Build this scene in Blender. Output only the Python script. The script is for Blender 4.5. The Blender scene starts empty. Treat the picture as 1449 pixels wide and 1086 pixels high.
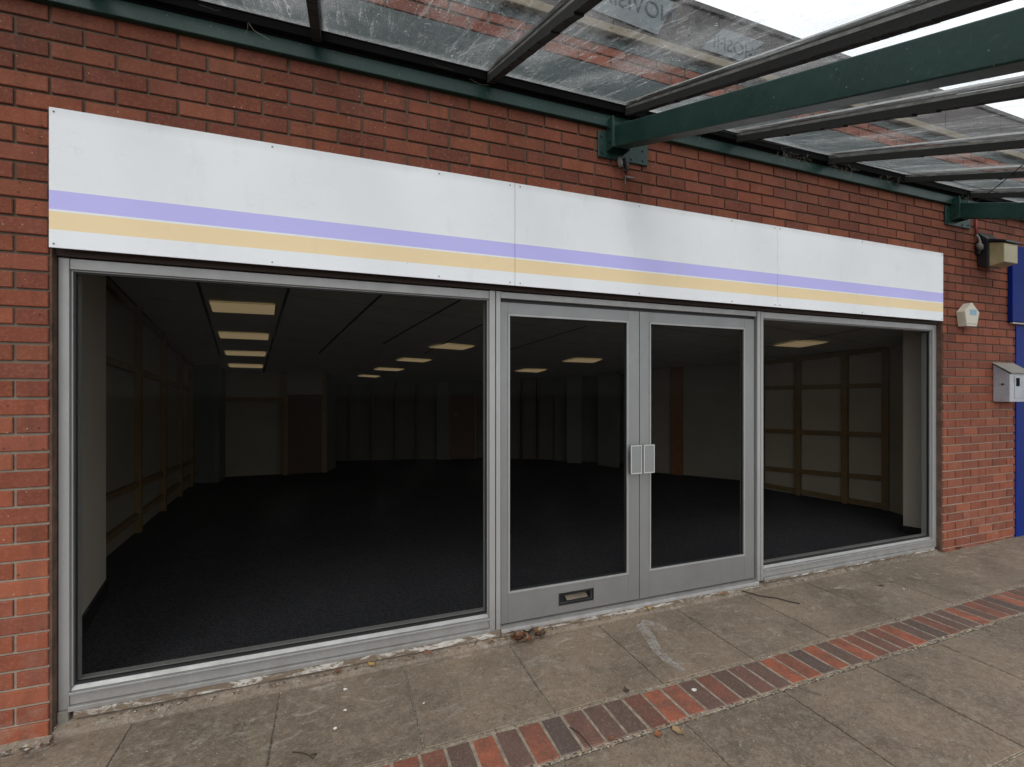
import bpy, math, random
from mathutils import Vector, Matrix, noise
random.seed(7)
R = math.radians
sc = bpy.context.scene
col = sc.collection

# ------------------------------------------------------------------ survey
# The facade is the plane y = 0 (x runs along it, +y goes indoors, z is up).
F, CX, HY, D, H = 668.0, 724.5, 552.0, 2.7271, 1.51
TH = R(20.4805)
SN, CS = math.sin(TH), math.cos(TH)
def ray(px, py):
    u = (px - CX) / F
    return (CS * u + SN, -SN * u + CS, -(py - HY) / F)
def on_wall(px, py, y=0.0):
    r = ray(px, py); t = (D + y) / r[1]
    return Vector((r[0] * t, y, H + r[2] * t))
def gz(x, y=0): return 0.010 * (x - 3.0)
def on_ground(px, py):
    r = ray(px, py); t = (-0.03 - H) / (r[2] - 0.010 * r[0])
    return Vector((r[0] * t, r[1] * t - D, H + r[2] * t))
FLOOR = 0.05
def on_floor(px, py):
    r = ray(px, py); t = (FLOOR - H) / r[2]
    return Vector((r[0] * t, r[1] * t - D, FLOOR))
def zc(x, y): return H + 1.2043 - 0.09937 * x - 0.14256 * y + 0.01361 * x * y
def on_ceiling(px, py, drop=0.0):
    r = ray(px, py); t = 2.5
    while t < 30 and H + r[2] * t < zc(r[0] * t, r[1] * t - D) - drop: t += 0.01
    return Vector((r[0] * t, r[1] * t - D, H + r[2] * t))

# ------------------------------------------------------------------ helpers
class MB:
    def __init__(s): s.v = []; s.f = []; s.c = []
    def hexa(s, p, c=(1, 1, 1)):
        b = len(s.v); s.v += [tuple(q) for q in p]
        for q in ((0,3,2,1), (4,5,6,7), (0,1,5,4), (1,2,6,5), (2,3,7,6), (3,0,4,7)):
            s.f.append(tuple(b + i for i in q)); s.c.append(c)
        return s
    def box(s, x0, x1, y0, y1, z0, z1, c=(1, 1, 1)):
        return s.hexa([(x0,y0,z0),(x1,y0,z0),(x1,y1,z0),(x0,y1,z0),(x0,y0,z1),(x1,y0,z1),(x1,y1,z1),(x0,y1,z1)], c)
    def poly(s, pts, c=(1, 1, 1)):
        b = len(s.v); s.v += [tuple(q) for q in pts]; s.f.append(tuple(range(b, b + len(pts)))); s.c.append(c); return s
    def prism(s, front, off, c=(1, 1, 1)):
        b = len(s.v); n = len(front)
        s.v += [tuple(q) for q in front] + [tuple(Vector(q) + Vector(off)) for q in front]
        s.f.append(tuple(range(b, b + n))); s.c.append(c)
        s.f.append(tuple(range(b + 2 * n - 1, b + n - 1, -1))); s.c.append(c)
        for i in range(n):
            j = (i + 1) % n; s.f.append((b + i, b + n + i, b + n + j, b + j)); s.c.append(c)
        return s
    def tube(s, path, r, n=8, c=(1, 1, 1)):
        path = [Vector(p) for p in path]; b = len(s.v)
        for i, p in enumerate(path):
            d = (path[min(i + 1, len(path) - 1)] - path[max(i - 1, 0)]).normalized()
            a = d.orthogonal().normalized() if i == 0 else (a - d * a.dot(d)).normalized()
            w = d.cross(a); rr = r[i] if isinstance(r, (list, tuple)) else r
            for k in range(n):
                t = 2 * math.pi * k / n
                s.v.append(tuple(p + a * math.cos(t) * rr + w * math.sin(t) * rr))
        for i in range(len(path) - 1):
            for k in range(n):
                q = (k + 1) % n
                s.f.append((b + i*n + k, b + i*n + q, b + (i+1)*n + q, b + (i+1)*n + k)); s.c.append(c)
        s.f.append(tuple(b + k for k in range(n - 1, -1, -1))); s.c.append(c)
        e = b + (len(path) - 1) * n
        s.f.append(tuple(e + k for k in range(n))); s.c.append(c)
        return s
    def build(s, name, mat, parent=None, bevel=0, smooth=False, segs=2):
        me = bpy.data.meshes.new(name); me.from_pydata(s.v, [], s.f); me.update()
        at = me.color_attributes.new('tone', 'FLOAT_COLOR', 'CORNER')
        buf = []
        for fc, c in zip(s.f, s.c):
            for _ in fc: buf += [c[0], c[1], c[2], 1.0]
        at.data.foreach_set('color', buf)
        me.materials.append(mat)
        if smooth: me.polygons.foreach_set('use_smooth', [True] * len(me.polygons))
        o = bpy.data.objects.new(name, me); col.objects.link(o)
        if parent:
            o.parent = parent
            o.location = -abs_loc(parent)
        if bevel:
            m = o.modifiers.new('bevel', 'BEVEL'); m.width = bevel; m.segments = segs; m.limit_method = 'ANGLE'; m.angle_limit = R(30)
            m.harden_normals = False
        return o
def abs_loc(o):
    l = Vector((0, 0, 0))
    while o: l += o.location; o = o.parent
    return l
def tag(o, label=None, cat=None, group=None, kind=None):
    if label: o['label'] = label
    if cat: o['category'] = cat
    if group: o['group'] = group
    if kind: o['kind'] = kind
    return o
def thing(name, loc, label, cat, group=None):
    o = bpy.data.objects.new(name, None); col.objects.link(o); o.location = loc
    o.empty_display_size = 0.1
    return tag(o, label, cat, group)
def struct(o): o['kind'] = 'structure'; return o

# ------------------------------------------------------------------ materials
class NT:
    def __init__(s, name):
        s.m = bpy.data.materials.new(name); s.m.use_nodes = True; s.t = s.m.node_tree; s.t.nodes.clear()
        s.out = s.n('ShaderNodeOutputMaterial')
        s.co = s.n('ShaderNodeTexCoord').outputs['Object']
    def n(s, ty, **kw):
        o = s.t.nodes.new(ty)
        for k, v in kw.items(): setattr(o, k, v)
        return o
    def l(s, a, b): s.t.links.new(a, b)
    def set(s, sock, v):
        if isinstance(v, bpy.types.NodeSocket): s.l(v, sock)
        elif isinstance(v, (tuple, list)) and len(v) == 3 and sock.type == 'RGBA': sock.default_value = (*v, 1)
        else: sock.default_value = v
    def mapping(s, scale=(1, 1, 1), rot=(0, 0, 0), loc=(0, 0, 0)):
        m = s.n('ShaderNodeMapping'); s.l(s.co, m.inputs[0]); m.inputs['Scale'].default_value = scale
        m.inputs['Rotation'].default_value = rot; m.inputs['Location'].default_value = loc; return m.outputs[0]
    def noise(s, scale, detail=4, rough=0.55, vec=None, dist=0.0):
        o = s.n('ShaderNodeTexNoise'); s.l(vec or s.co, o.inputs['Vector'])
        o.inputs['Scale'].default_value = scale; o.inputs['Detail'].default_value = detail
        o.inputs['Roughness'].default_value = rough; o.inputs['Distortion'].default_value = dist; return o.outputs[0]
    def voro(s, scale, feat='F1', vec=None, out=0, rnd=1.0):
        o = s.n('ShaderNodeTexVoronoi', feature=feat); s.l(vec or s.co, o.inputs['Vector'])
        o.inputs['Scale'].default_value = scale; o.inputs['Randomness'].default_value = rnd; return o.outputs[out]
    def ramp(s, fac, pts):
        o = s.n('ShaderNodeValToRGB'); s.l(fac, o.inputs[0]); e = o.color_ramp.elements
        while len(e) < len(pts): e.new(0.5)
        for el, (p, c) in zip(e, pts):
            el.position = p; el.color = (c, c, c, 1) if not isinstance(c, tuple) else (*c, 1)
        return o.outputs[0]
    def mix(s, fac, a, b, mode='MIX'):
        o = s.n('ShaderNodeMix', data_type='RGBA', blend_type=mode)
        s.set(o.inputs[0], fac); s.set(o.inputs[6], a); s.set(o.inputs[7], b); return o.outputs[2]
    def math(s, op, a, b=0.0, clamp=False):
        o = s.n('ShaderNodeMath', operation=op); o.use_clamp = clamp; s.set(o.inputs[0], a); s.set(o.inputs[1], b); return o.outputs[0]
    def bump(s, h, strength=0.3, dist=0.01, normal=None):
        o = s.n('ShaderNodeBump'); s.l(h, o.inputs['Height']); o.inputs['Strength'].default_value = strength
        o.inputs['Distance'].default_value = dist
        if normal: s.l(normal, o.inputs['Normal'])
        return o.outputs[0]
    def pbr(s, base, rough=0.6, metal=0.0, normal=None, spec=0.5, **kw):
        p = s.n('ShaderNodeBsdfPrincipled'); s.set(p.inputs['Base Color'], base); s.set(p.inputs['Roughness'], rough)
        s.set(p.inputs['Metallic'], metal); s.set(p.inputs['Specular IOR Level'], spec)
        if normal: s.l(normal, p.inputs['Normal'])
        for k, v in kw.items(): s.set(p.inputs[k.replace('_', ' ')], v)
        return p.outputs[0]
    def done(s, sh): s.l(sh, s.out.inputs[0]); return s.m
    def tone(s):
        a = s.n('ShaderNodeAttribute'); a.attribute_name = 'tone'; return a.outputs['Color']
    def xyz(s, vec=None):
        o = s.n('ShaderNodeSeparateXYZ'); s.l(vec or s.co, o.inputs[0]); return o.outputs

def mat_brick():
    t = NT('brick'); tone = t.tone()
    a = t.noise(9, 6, 0.65); b = t.noise(70, 4, 0.6); c = t.noise(1.1, 4, 0.6)
    base = t.mix(t.ramp(a, [(0.3, 0.0), (0.75, 0.55)]), tone, t.mix(0.45, tone, (0.06, 0.028, 0.022)))
    base = t.mix(t.math('MULTIPLY', t.ramp(b, [(0.5, 0.0), (0.8, 1.0)]), 0.5), base, (0.36, 0.15, 0.095))
    base = t.mix(t.math('MULTIPLY', t.ramp(c, [(0.42, 0.0), (0.7, 1.0)]), 0.3), base, (0.10, 0.035, 0.024))
    # grime streaks
    g = t.noise(5, 5, 0.6, t.mapping((3.0, 1, 0.35)))
    base = t.mix(t.math('MULTIPLY', t.ramp(g, [(0.52, 0.0), (0.75, 1.0)]), 0.45), base, (0.05, 0.028, 0.022))
    sp = t.voro(30); spn = t.noise(8, 2)
    fl = t.math('MULTIPLY', t.ramp(sp, [(0.05, 1.0), (0.10, 0.0)]), t.ramp(spn, [(0.40, 0.0), (0.55, 1.0)]))
    base = t.mix(t.math('MULTIPLY', fl, 0.7), base, (0.55, 0.45, 0.38))
    v3 = t.voro(17, vec=t.mapping((1, 1, 1), loc=(5, 1, 2))); base = t.mix(t.math('MULTIPLY', t.ramp(v3, [(0.04, 1.0), (0.12, 0.0)]), 0.75), base, (0.035, 0.02, 0.016))
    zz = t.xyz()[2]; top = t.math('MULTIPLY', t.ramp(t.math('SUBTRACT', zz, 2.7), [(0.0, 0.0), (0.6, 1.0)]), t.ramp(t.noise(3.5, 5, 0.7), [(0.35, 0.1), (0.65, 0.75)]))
    base = t.mix(t.math('MULTIPLY', top, 0.55), base, (0.055, 0.026, 0.018))  # shade under the canopy painted into the upper bricks
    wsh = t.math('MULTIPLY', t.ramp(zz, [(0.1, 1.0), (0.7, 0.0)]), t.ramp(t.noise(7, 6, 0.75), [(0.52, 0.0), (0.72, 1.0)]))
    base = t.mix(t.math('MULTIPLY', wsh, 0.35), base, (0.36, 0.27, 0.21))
    h = t.math('ADD', t.math('MULTIPLY', b, 0.5), t.noise(190, 3))
    return t.done(t.pbr(base, t.ramp(a, [(0.3, 0.72), (0.7, 0.92)]), normal=t.bump(h, 0.55, 0.005), spec=0.3))
def mat_mortar():
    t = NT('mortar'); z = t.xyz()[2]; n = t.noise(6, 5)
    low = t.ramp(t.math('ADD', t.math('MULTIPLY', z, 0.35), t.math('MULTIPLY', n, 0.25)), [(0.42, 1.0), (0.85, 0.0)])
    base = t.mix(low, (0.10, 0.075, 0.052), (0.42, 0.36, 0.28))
    base = t.mix(t.math('MULTIPLY', t.noise(60, 3), 0.6), base, (0.14, 0.11, 0.08))
    return t.done(t.pbr(base, 0.95, normal=t.bump(t.noise(160, 4), 0.6, 0.004)))
def mat_slab():
    t = NT('paving'); tone = t.tone()
    a = t.noise(2.2, 7, 0.62, dist=0.4); b = t.noise(22, 5, 0.65); c = t.noise(140, 3, 0.6)
    base = t.mix(t.ramp(a, [(0.32, 0.0), (0.7, 1.0)]), (0.108, 0.080, 0.057), (0.212, 0.160, 0.113))
    base = t.mix(0.85, base, tone, 'MULTIPLY')
    base = t.mix(t.math('MULTIPLY', t.ramp(b, [(0.45, 0.0), (0.72, 1.0)]), 0.35), base, (0.27, 0.235, 0.19))
    base = t.mix(t.math('MULTIPLY', t.ramp(c, [(0.5, 0.0), (0.75, 1.0)]), 0.45), base, (0.075, 0.066, 0.055))
    # dark stains, pale scuffs near the wall, pale speckles
    st = t.noise(5.5, 6, 0.7, t.mapping((1, 1, 1), loc=(4.2, 1.3, 0)), 0.6)
    base = t.mix(t.math('MULTIPLY', t.ramp(st, [(0.56, 0.0), (0.70, 1.0)]), 0.6), base, (0.055, 0.044, 0.034))
    md = t.noise(48, 5, 0.75, None, 1.2)
    base = t.mix(t.math('MULTIPLY', t.ramp(md, [(0.50, 0.0), (0.66, 1.0)]), 0.42), base, (0.34, 0.275, 0.205))
    base = t.mix(t.math('MULTIPLY', t.ramp(md, [(0.32, 1.0), (0.46, 0.0)]), 0.5), base, (0.062, 0.045, 0.032))
    sc_ = t.noise(11, 7, 0.75, t.mapping((0.55, 1, 1), loc=(9.0, 2.0, 0)), 1.5)
    y = t.xyz()[1]
    near = t.ramp(t.math('ADD', t.math('MULTIPLY', y, 1.0), 1.0), [(0.25, 0.05), (0.62, 1.0)])
    base = t.mix(t.math('MULTIPLY', t.math('MULTIPLY', t.ramp(sc_, [(0.55, 0.0), (0.68, 1.0)]), near), 0.6), base, (0.40, 0.36, 0.31))
    v = t.voro(30); vm = t.noise(3.0, 2)
    pale = t.math('MULTIPLY', t.ramp(v, [(0.05, 1.0), (0.10, 0.0)]), t.ramp(vm, [(0.38, 0.0), (0.55, 1.0)]))
    base = t.mix(t.math('MULTIPLY', pale, 0.8), base, (0.55, 0.50, 0.42))
    v2 = t.voro(19, vec=t.mapping((1, 1, 1), loc=(3.3, 7.1, 0)))
    base = t.mix(t.math('MULTIPLY', t.ramp(v2, [(0.03, 1.0), (0.08, 0.0)]), 0.7), base, (0.035, 0.03, 0.026))
    # hairline scratches
    w = t.noise(16, 3, 0.5, t.mapping((1, 1, 1), rot=(0, 0, 0.6)), 3.0)
    ln = t.ramp(t.math('ABSOLUTE', t.math('SUBTRACT', w, 0.5)), [(0.0, 1.0), (0.012, 0.0)])
    base = t.mix(t.math('MULTIPLY', ln, 0.35), base, (0.38, 0.34, 0.29))
    w3 = t.noise(34, 2, 0.5, None, 2.2)
    ln3 = t.math('MULTIPLY', t.ramp(t.math('ABSOLUTE', t.math('SUBTRACT', w3, 0.48)), [(0.0, 1.0), (0.02, 0.0)]), t.ramp(a, [(0.4, 1.0), (0.6, 0.2)]))
    base = t.mix(t.math('MULTIPLY', ln3, 0.25), base, (0.07, 0.058, 0.045))
    h = t.math('ADD', t.math('MULTIPLY', b, 0.8), c)
    return t.done(t.pbr(base, t.ramp(a, [(0.3, 0.62), (0.7, 0.85)]), normal=t.bump(h, 0.3, 0.005), spec=0.4))
def mat_joint():
    t = NT('joint_sand'); n = t.noise(60, 5, 0.7); m = t.noise(5, 4, 0.7)
    base = t.mix(t.ramp(n, [(0.35, 0.0), (0.65, 1.0)]), (0.075, 0.058, 0.04), (0.50, 0.44, 0.35))
    base = t.mix(t.ramp(m, [(0.5, 0.0), (0.65, 0.8)]), base, (0.055, 0.045, 0.035))
    return t.done(t.pbr(base, 0.95, normal=t.bump(n, 0.8, 0.01)))
def mat_paver():
    t = NT('paver_brick'); tone = t.tone(); a = t.noise(10, 6, 0.7); b = t.noise(90, 4)
    base = t.mix(t.ramp(a, [(0.38, 0.0), (0.62, 0.9)]), tone, t.mix(0.75, tone, (0.085, 0.05, 0.038)))
    base = t.mix(t.math('MULTIPLY', t.ramp(b, [(0.5, 0.0), (0.8, 1.0)]), 0.5), base, (0.26, 0.2, 0.16))
    v = t.voro(45); base = t.mix(t.math('MULTIPLY', t.ramp(v, [(0.04, 1.0), (0.09, 0.0)]), 0.5), base, (0.4, 0.35, 0.3))
    return t.done(t.pbr(base, 0.68, normal=t.bump(t.math('ADD', a, b), 0.35, 0.004), spec=0.4))
def mat_alu(name='aluminium', base=(0.375, 0.372, 0.365), rough=0.42, metal=0.5):
    t = NT(name)
    s1 = t.noise(1.6, 4, 0.55, t.mapping((3, 3, 0.7))); s2 = t.noise(120, 3, 0.6, t.mapping((1, 1, 0.05))); a = t.noise(10, 5, 0.7)
    b = t.mix(t.ramp(s1, [(0.35, 0.0), (0.75, 0.45)]), base, tuple(x * 0.74 for x in base))
    b = t.mix(t.math('MULTIPLY', s2, 0.12), b, tuple(x * 1.2 for x in base))
    z = t.xyz()[2]
    low = t.math('MULTIPLY', t.ramp(z, [(0.02, 1.0), (0.28, 0.0)]), t.ramp(a, [(0.35, 0.2), (0.65, 0.85)]))
    b = t.mix(t.math('MULTIPLY', low, 0.75), b, (0.19, 0.165, 0.135))
    sp = t.voro(26, vec=t.mapping((1, 1, 1), loc=(1.7, 0, 0.6)))
    b = t.mix(t.math('MULTIPLY', t.ramp(sp, [(0.025, 1.0), (0.06, 0.0)]), 0.6), b, (0.05, 0.045, 0.04))
    r = t.ramp(a, [(0.3, rough), (0.7, rough + 0.18)])
    return t.done(t.pbr(b, r, metal, normal=t.bump(a, 0.04, 0.01)))
def simple(name, base, rough=0.6, metal=0.0, var=0.35, scale=12, bump=0.1, spec=0.5):
    t = NT(name); a = t.noise(scale, 5, 0.65)
    b = t.mix(t.ramp(a, [(0.3, 0.0), (0.72, 1.0)]), base, tuple(x * (1 - var) for x in base))
    return t.done(t.pbr(b, rough, metal, normal=t.bump(t.noise(scale * 8, 4), bump, 0.004), spec=spec))
def mat_green():
    t = NT('green_steel_paint'); a = t.noise(4, 6, 0.7); b = t.noise(40, 5, 0.7)
    base = t.mix(t.ramp(a, [(0.35, 0.0), (0.7, 1.0)]), (0.006, 0.027, 0.021), (0.014, 0.044, 0.036))
    base = t.mix(t.math('MULTIPLY', t.ramp(b, [(0.58, 0.0), (0.75, 1.0)]), 0.4), base, (0.08, 0.10, 0.09))
    v = t.voro(22); base = t.mix(t.math('MULTIPLY', t.ramp(v, [(0.03, 1.0), (0.07, 0.0)]), 0.6), base, (0.30, 0.30, 0.26))
    v2 = t.voro(9, vec=t.mapping((1, 1, 1), loc=(2, 5, 1)))
    base = t.mix(t.math('MULTIPLY', t.ramp(v2, [(0.02, 1.0), (0.09, 0.0)]), 0.8), base, (0.01, 0.012, 0.011))
    return t.done(t.pbr(base, t.ramp(a, [(0.3, 0.33), (0.7, 0.5)]), normal=t.bump(t.noise(30, 5, 0.6), 0.12, 0.01), spec=0.32))
def mat_fascia():
    t = NT('fascia_vinyl'); z = t.xyz()[2]
    def band(z0, z1):
        return t.math('MULTIPLY', t.math('GREATER_THAN', z, z0), t.math('LESS_THAN', z, z1))
    a = t.noise(1.5, 5, 0.6); b = t.noise(9, 5, 0.7, t.mapping((1, 1, 0.4)))
    white = t.mix(t.ramp(a, [(0.35, 0.0), (0.7, 1.0)]), (0.86, 0.875, 0.90), (0.81, 0.828, 0.855))
    base = t.mix(band(2.3075, 2.391), white, (0.53, 0.505, 0.92))
    base = t.mix(band(2.218, 2.2985), base, (0.88, 0.69, 0.41))
    base = t.mix(t.math('MULTIPLY', t.ramp(b, [(0.58, 0.0), (0.85, 1.0)]), 0.25), base, (0.5, 0.49, 0.46))
    v = t.voro(6); base = t.mix(t.math('MULTIPLY', t.ramp(v, [(0.008, 1.0), (0.02, 0.0)]), 0.6), base, (0.2, 0.18, 0.15))
    top = t.ramp(t.math('SUBTRACT', 2.76, z), [(0.0, 1.0), (0.05, 0.0)])
    base = t.mix(t.math('MULTIPLY', t.math('MULTIPLY', top, b), 0.45), base, (0.3, 0.28, 0.25))
    w = t.noise(3.0, 2, 0.5, t.mapping((1, 1, 1.8)), 2.0)
    ln = t.math('MULTIPLY', t.ramp(t.math('ABSOLUTE', t.math('SUBTRACT', w, 0.5)), [(0.0, 1.0), (0.004, 0.0)]), t.ramp(a, [(0.52, 0.0), (0.62, 1.0)]))
    base = t.mix(t.math('MULTIPLY', ln, 0.25), base, (0.45, 0.43, 0.4))
    return t.done(t.pbr(base, 0.38, normal=t.bump(t.noise(2.2, 2), 0.04, 0.02), spec=0.4))
def mat_window_glass(name, tint, gl=0.002):
    t = NT(name)
    tr = t.n('ShaderNodeBsdfTransparent'); tr.inputs[0].default_value = (*tint, 1)
    g = t.n('ShaderNodeBsdfGlossy'); g.inputs['Roughness'].default_value = 0.04
    a = t.noise(2.5, 6, 0.7); d = t.n('ShaderNodeBsdfDiffuse'); d.inputs[0].default_value = (0.5, 0.5, 0.47, 1)
    m = t.n('ShaderNodeMixShader'); m.inputs[0].default_value = gl; t.l(tr.outputs[0], m.inputs[1]); t.l(g.outputs[0], m.inputs[2])
    m2 = t.n('ShaderNodeMixShader'); t.l(t.math('MULTIPLY', t.ramp(a, [(0.5, 0.0), (0.8, 1.0)]), 0.006), m2.inputs[0])
    t.l(m.outputs[0], m2.inputs[1]); t.l(d.outputs[0], m2.inputs[2])
    return t.done(m2.outputs[0])
def mat_canopy_glass():
    t = NT('dirty_canopy_glass')
    tr = t.n('ShaderNodeBsdfTransparent'); tr.inputs[0].default_value = (0.73, 0.75, 0.75, 1)
    g = t.n('ShaderNodeBsdfGlossy'); g.inputs['Roughness'].default_value = 0.05
    base = t.n('ShaderNodeMixShader'); base.inputs[0].default_value = 0.05; t.l(tr.outputs[0], base.inputs[1]); t.l(g.outputs[0], base.inputs[2])
    y = t.xyz()[1]
    cloud = t.noise(1.6, 6, 0.62, t.mapping((1.5, 0.6, 1), rot=(0, 0, 0.5)), 0.5)
    streak = t.noise(7, 6, 0.7, t.mapping((5, 0.5, 0.5), rot=(0, 0, 0.25)), 0.4)
    fine = t.noise(55, 4, 0.7); w = t.noise(14, 3, 0.6, None, 3.5)
    hair = t.ramp(t.math('ABSOLUTE', t.math('SUBTRACT', w, 0.5)), [(0.0, 1.0), (0.018, 0.0)])
    spots = t.ramp(t.voro(26), [(0.05, 1.0), (0.10, 0.0)])
    ring = t.ramp(t.math('ABSOLUTE', t.math('SUBTRACT', t.voro(5.5, vec=t.mapping((1, 1.6, 1))), 0.12)), [(0.004, 1.0), (0.012, 0.0)])
    rm = t.ramp(t.noise(3.7, 1), [(0.58, 0.0), (0.62, 1.0)])
    d = t.math('MULTIPLY', t.ramp(cloud, [(0.46, 0.02), (0.70, 0.44)]), t.ramp(fine, [(0.3, 0.6), (0.7, 1.0)]))
    d = t.math('ADD', d, t.math('MULTIPLY', t.ramp(streak, [(0.54, 0.0), (0.72, 1.0)]), 0.42))
    d = t.math('ADD', d, t.math('MULTIPLY', hair, 0.26))
    w2 = t.noise(27, 2, 0.5, t.mapping((1, 1, 1), loc=(3, 9, 1)), 4.0)
    hair2 = t.math('MULTIPLY', t.ramp(t.math('ABSOLUTE', t.math('SUBTRACT', w2, 0.5)), [(0.0, 1.0), (0.012, 0.0)]), t.ramp(cloud, [(0.4, 0.2), (0.55, 1.0)]))
    d = t.math('ADD', d, t.math('MULTIPLY', hair2, 0.3))
    d = t.math('ADD', d, t.math('MULTIPLY', spots, 0.55))
    d = t.math('ADD', d, t.math('MULTIPLY', t.math('MULTIPLY', ring, rm), 0.45))
    d = t.math('ADD', d, t.math('MULTIPLY', t.ramp(t.noise(9, 7, 0.8, t.mapping((2.5, .35, 1), rot=(0, 0, -.35)), 1.2), [(0.60, 0.0), (0.66, 1.0)]), 0.5))
    edge = t.ramp(t.math('MULTIPLY', y, -1.0), [(0.12, 0.55), (0.20, 0.0)])  # pale glare along the wall edge, painted in with the dirt
    d = t.math('ADD', d, t.math('MULTIPLY', edge, t.ramp(fine, [(0.3, 0.5), (0.7, 1.0)])), clamp=True)
    tl = t.n('ShaderNodeBsdfTranslucent'); tl.inputs[0].default_value = (0.62, 0.64, 0.64, 1)
    df = t.n('ShaderNodeBsdfDiffuse'); df.inputs[0].default_value = (0.32, 0.31, 0.28, 1)
    dm = t.n('ShaderNodeMixShader'); dm.inputs[0].default_value = 0.62; t.l(tl.outputs[0], dm.inputs[1]); t.l(df.outputs[0], dm.inputs[2])
    m = t.n('ShaderNodeMixShader'); t.l(d, m.inputs[0]); t.l(base.outputs[0], m.inputs[1]); t.l(dm.outputs[0], m.inputs[2])
    # dark droppings and moss bits
    dk = t.math('MULTIPLY', t.ramp(t.voro(11, vec=t.mapping((1, 1, 1), loc=(8, 3, 2))), [(0.04, 1.0), (0.09, 0.0)]), 0.8)
    bl = t.n('ShaderNodeBsdfDiffuse'); bl.inputs[0].default_value = (0.03, 0.03, 0.025, 1)
    m2 = t.n('ShaderNodeMixShader'); t.l(dk, m2.inputs[0]); t.l(m.outputs[0], m2.inputs[1]); t.l(bl.outputs[0], m2.inputs[2])
    return t.done(m2.outputs[0])
def mat_emit(name, base, e, strength):
    t = NT(name); a = t.noise(30, 3, 0.6, t.mapping((1, 6, 1)))
    b = t.mix(t.math('MULTIPLY', a, 0.6), base, tuple(x * 0.6 for x in base))
    return t.done(t.pbr(b, 0.5, Emission_Color=e, Emission_Strength=strength))
def mat_carpet():
    t = NT('charcoal_carpet'); a = t.noise(260, 3, 0.7); b = t.noise(3, 4)
    a = t.noise(110, 3, 0.8)
    base = t.mix(t.ramp(a, [(0.38, 0.0), (0.62, 1.0)]), (0.027, 0.028, 0.032), (0.110, 0.113, 0.128))
    base = t.mix(t.math('MULTIPLY', b, 0.4), base, (0.02, 0.021, 0.022))
    return t.done(t.pbr(base, 0.95, normal=t.bump(a, 0.5, 0.005), spec=0.1))
def mat_tone(name, rough=0.7):
    t = NT(name); tone = t.tone(); a = t.noise(18, 5, 0.7)
    base = t.mix(t.ramp(a, [(0.35, 0.0), (0.7, 0.5)]), tone, (0.06, 0.04, 0.03))
    return t.done(t.pbr(base, rough, normal=t.bump(t.noise(60, 4), 0.3, 0.003)))
def mat_chalk():
    t = NT('chalk'); n = t.noise(28, 6, 0.75, t.mapping((1, 1, 1), rot=(0, 0, 0.5)), 0.8)
    tr = t.n('ShaderNodeBsdfTransparent'); d = t.n('ShaderNodeBsdfDiffuse'); d.inputs[0].default_value = (0.50, 0.48, 0.46, 1)
    m = t.n('ShaderNodeMixShader'); t.l(t.math('MULTIPLY', t.ramp(n, [(0.36, 0.0), (0.6, 1.0)]), 0.42), m.inputs[0])
    t.l(tr.outputs[0], m.inputs[1]); t.l(d.outputs[0], m.inputs[2]); return t.done(m.outputs[0])
def mat_peel():
    t = NT('peeling_white_sill'); n = t.noise(9, 6, 0.75, t.mapping((1, 3, 3)), 0.8)
    b = t.mix(t.ramp(n, [(0.42, 0.0), (0.52, 1.0)]), (0.50, 0.47, 0.42), (0.15, 0.11, 0.075))
    return t.done(t.pbr(b, 0.8, normal=t.bump(n, 0.5, 0.004)))
def mat_graffiti():
    t = NT('scribbled_metal'); w = t.noise(9, 2, 0.5, None, 2.5); a = t.noise(6, 4)
    ln = t.ramp(t.math('ABSOLUTE', t.math('SUBTRACT', w, 0.5)), [(0.0, 1.0), (0.02, 0.0)])
    b = t.mix(t.ramp(a, [(0.35, 0.0), (0.7, 1.0)]), (0.40, 0.41, 0.44), (0.30, 0.31, 0.34))
    b = t.mix(t.math('MULTIPLY', ln, 0.45), b, (0.13, 0.13, 0.15))
    return t.done(t.pbr(b, 0.5, 0.2))

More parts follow.
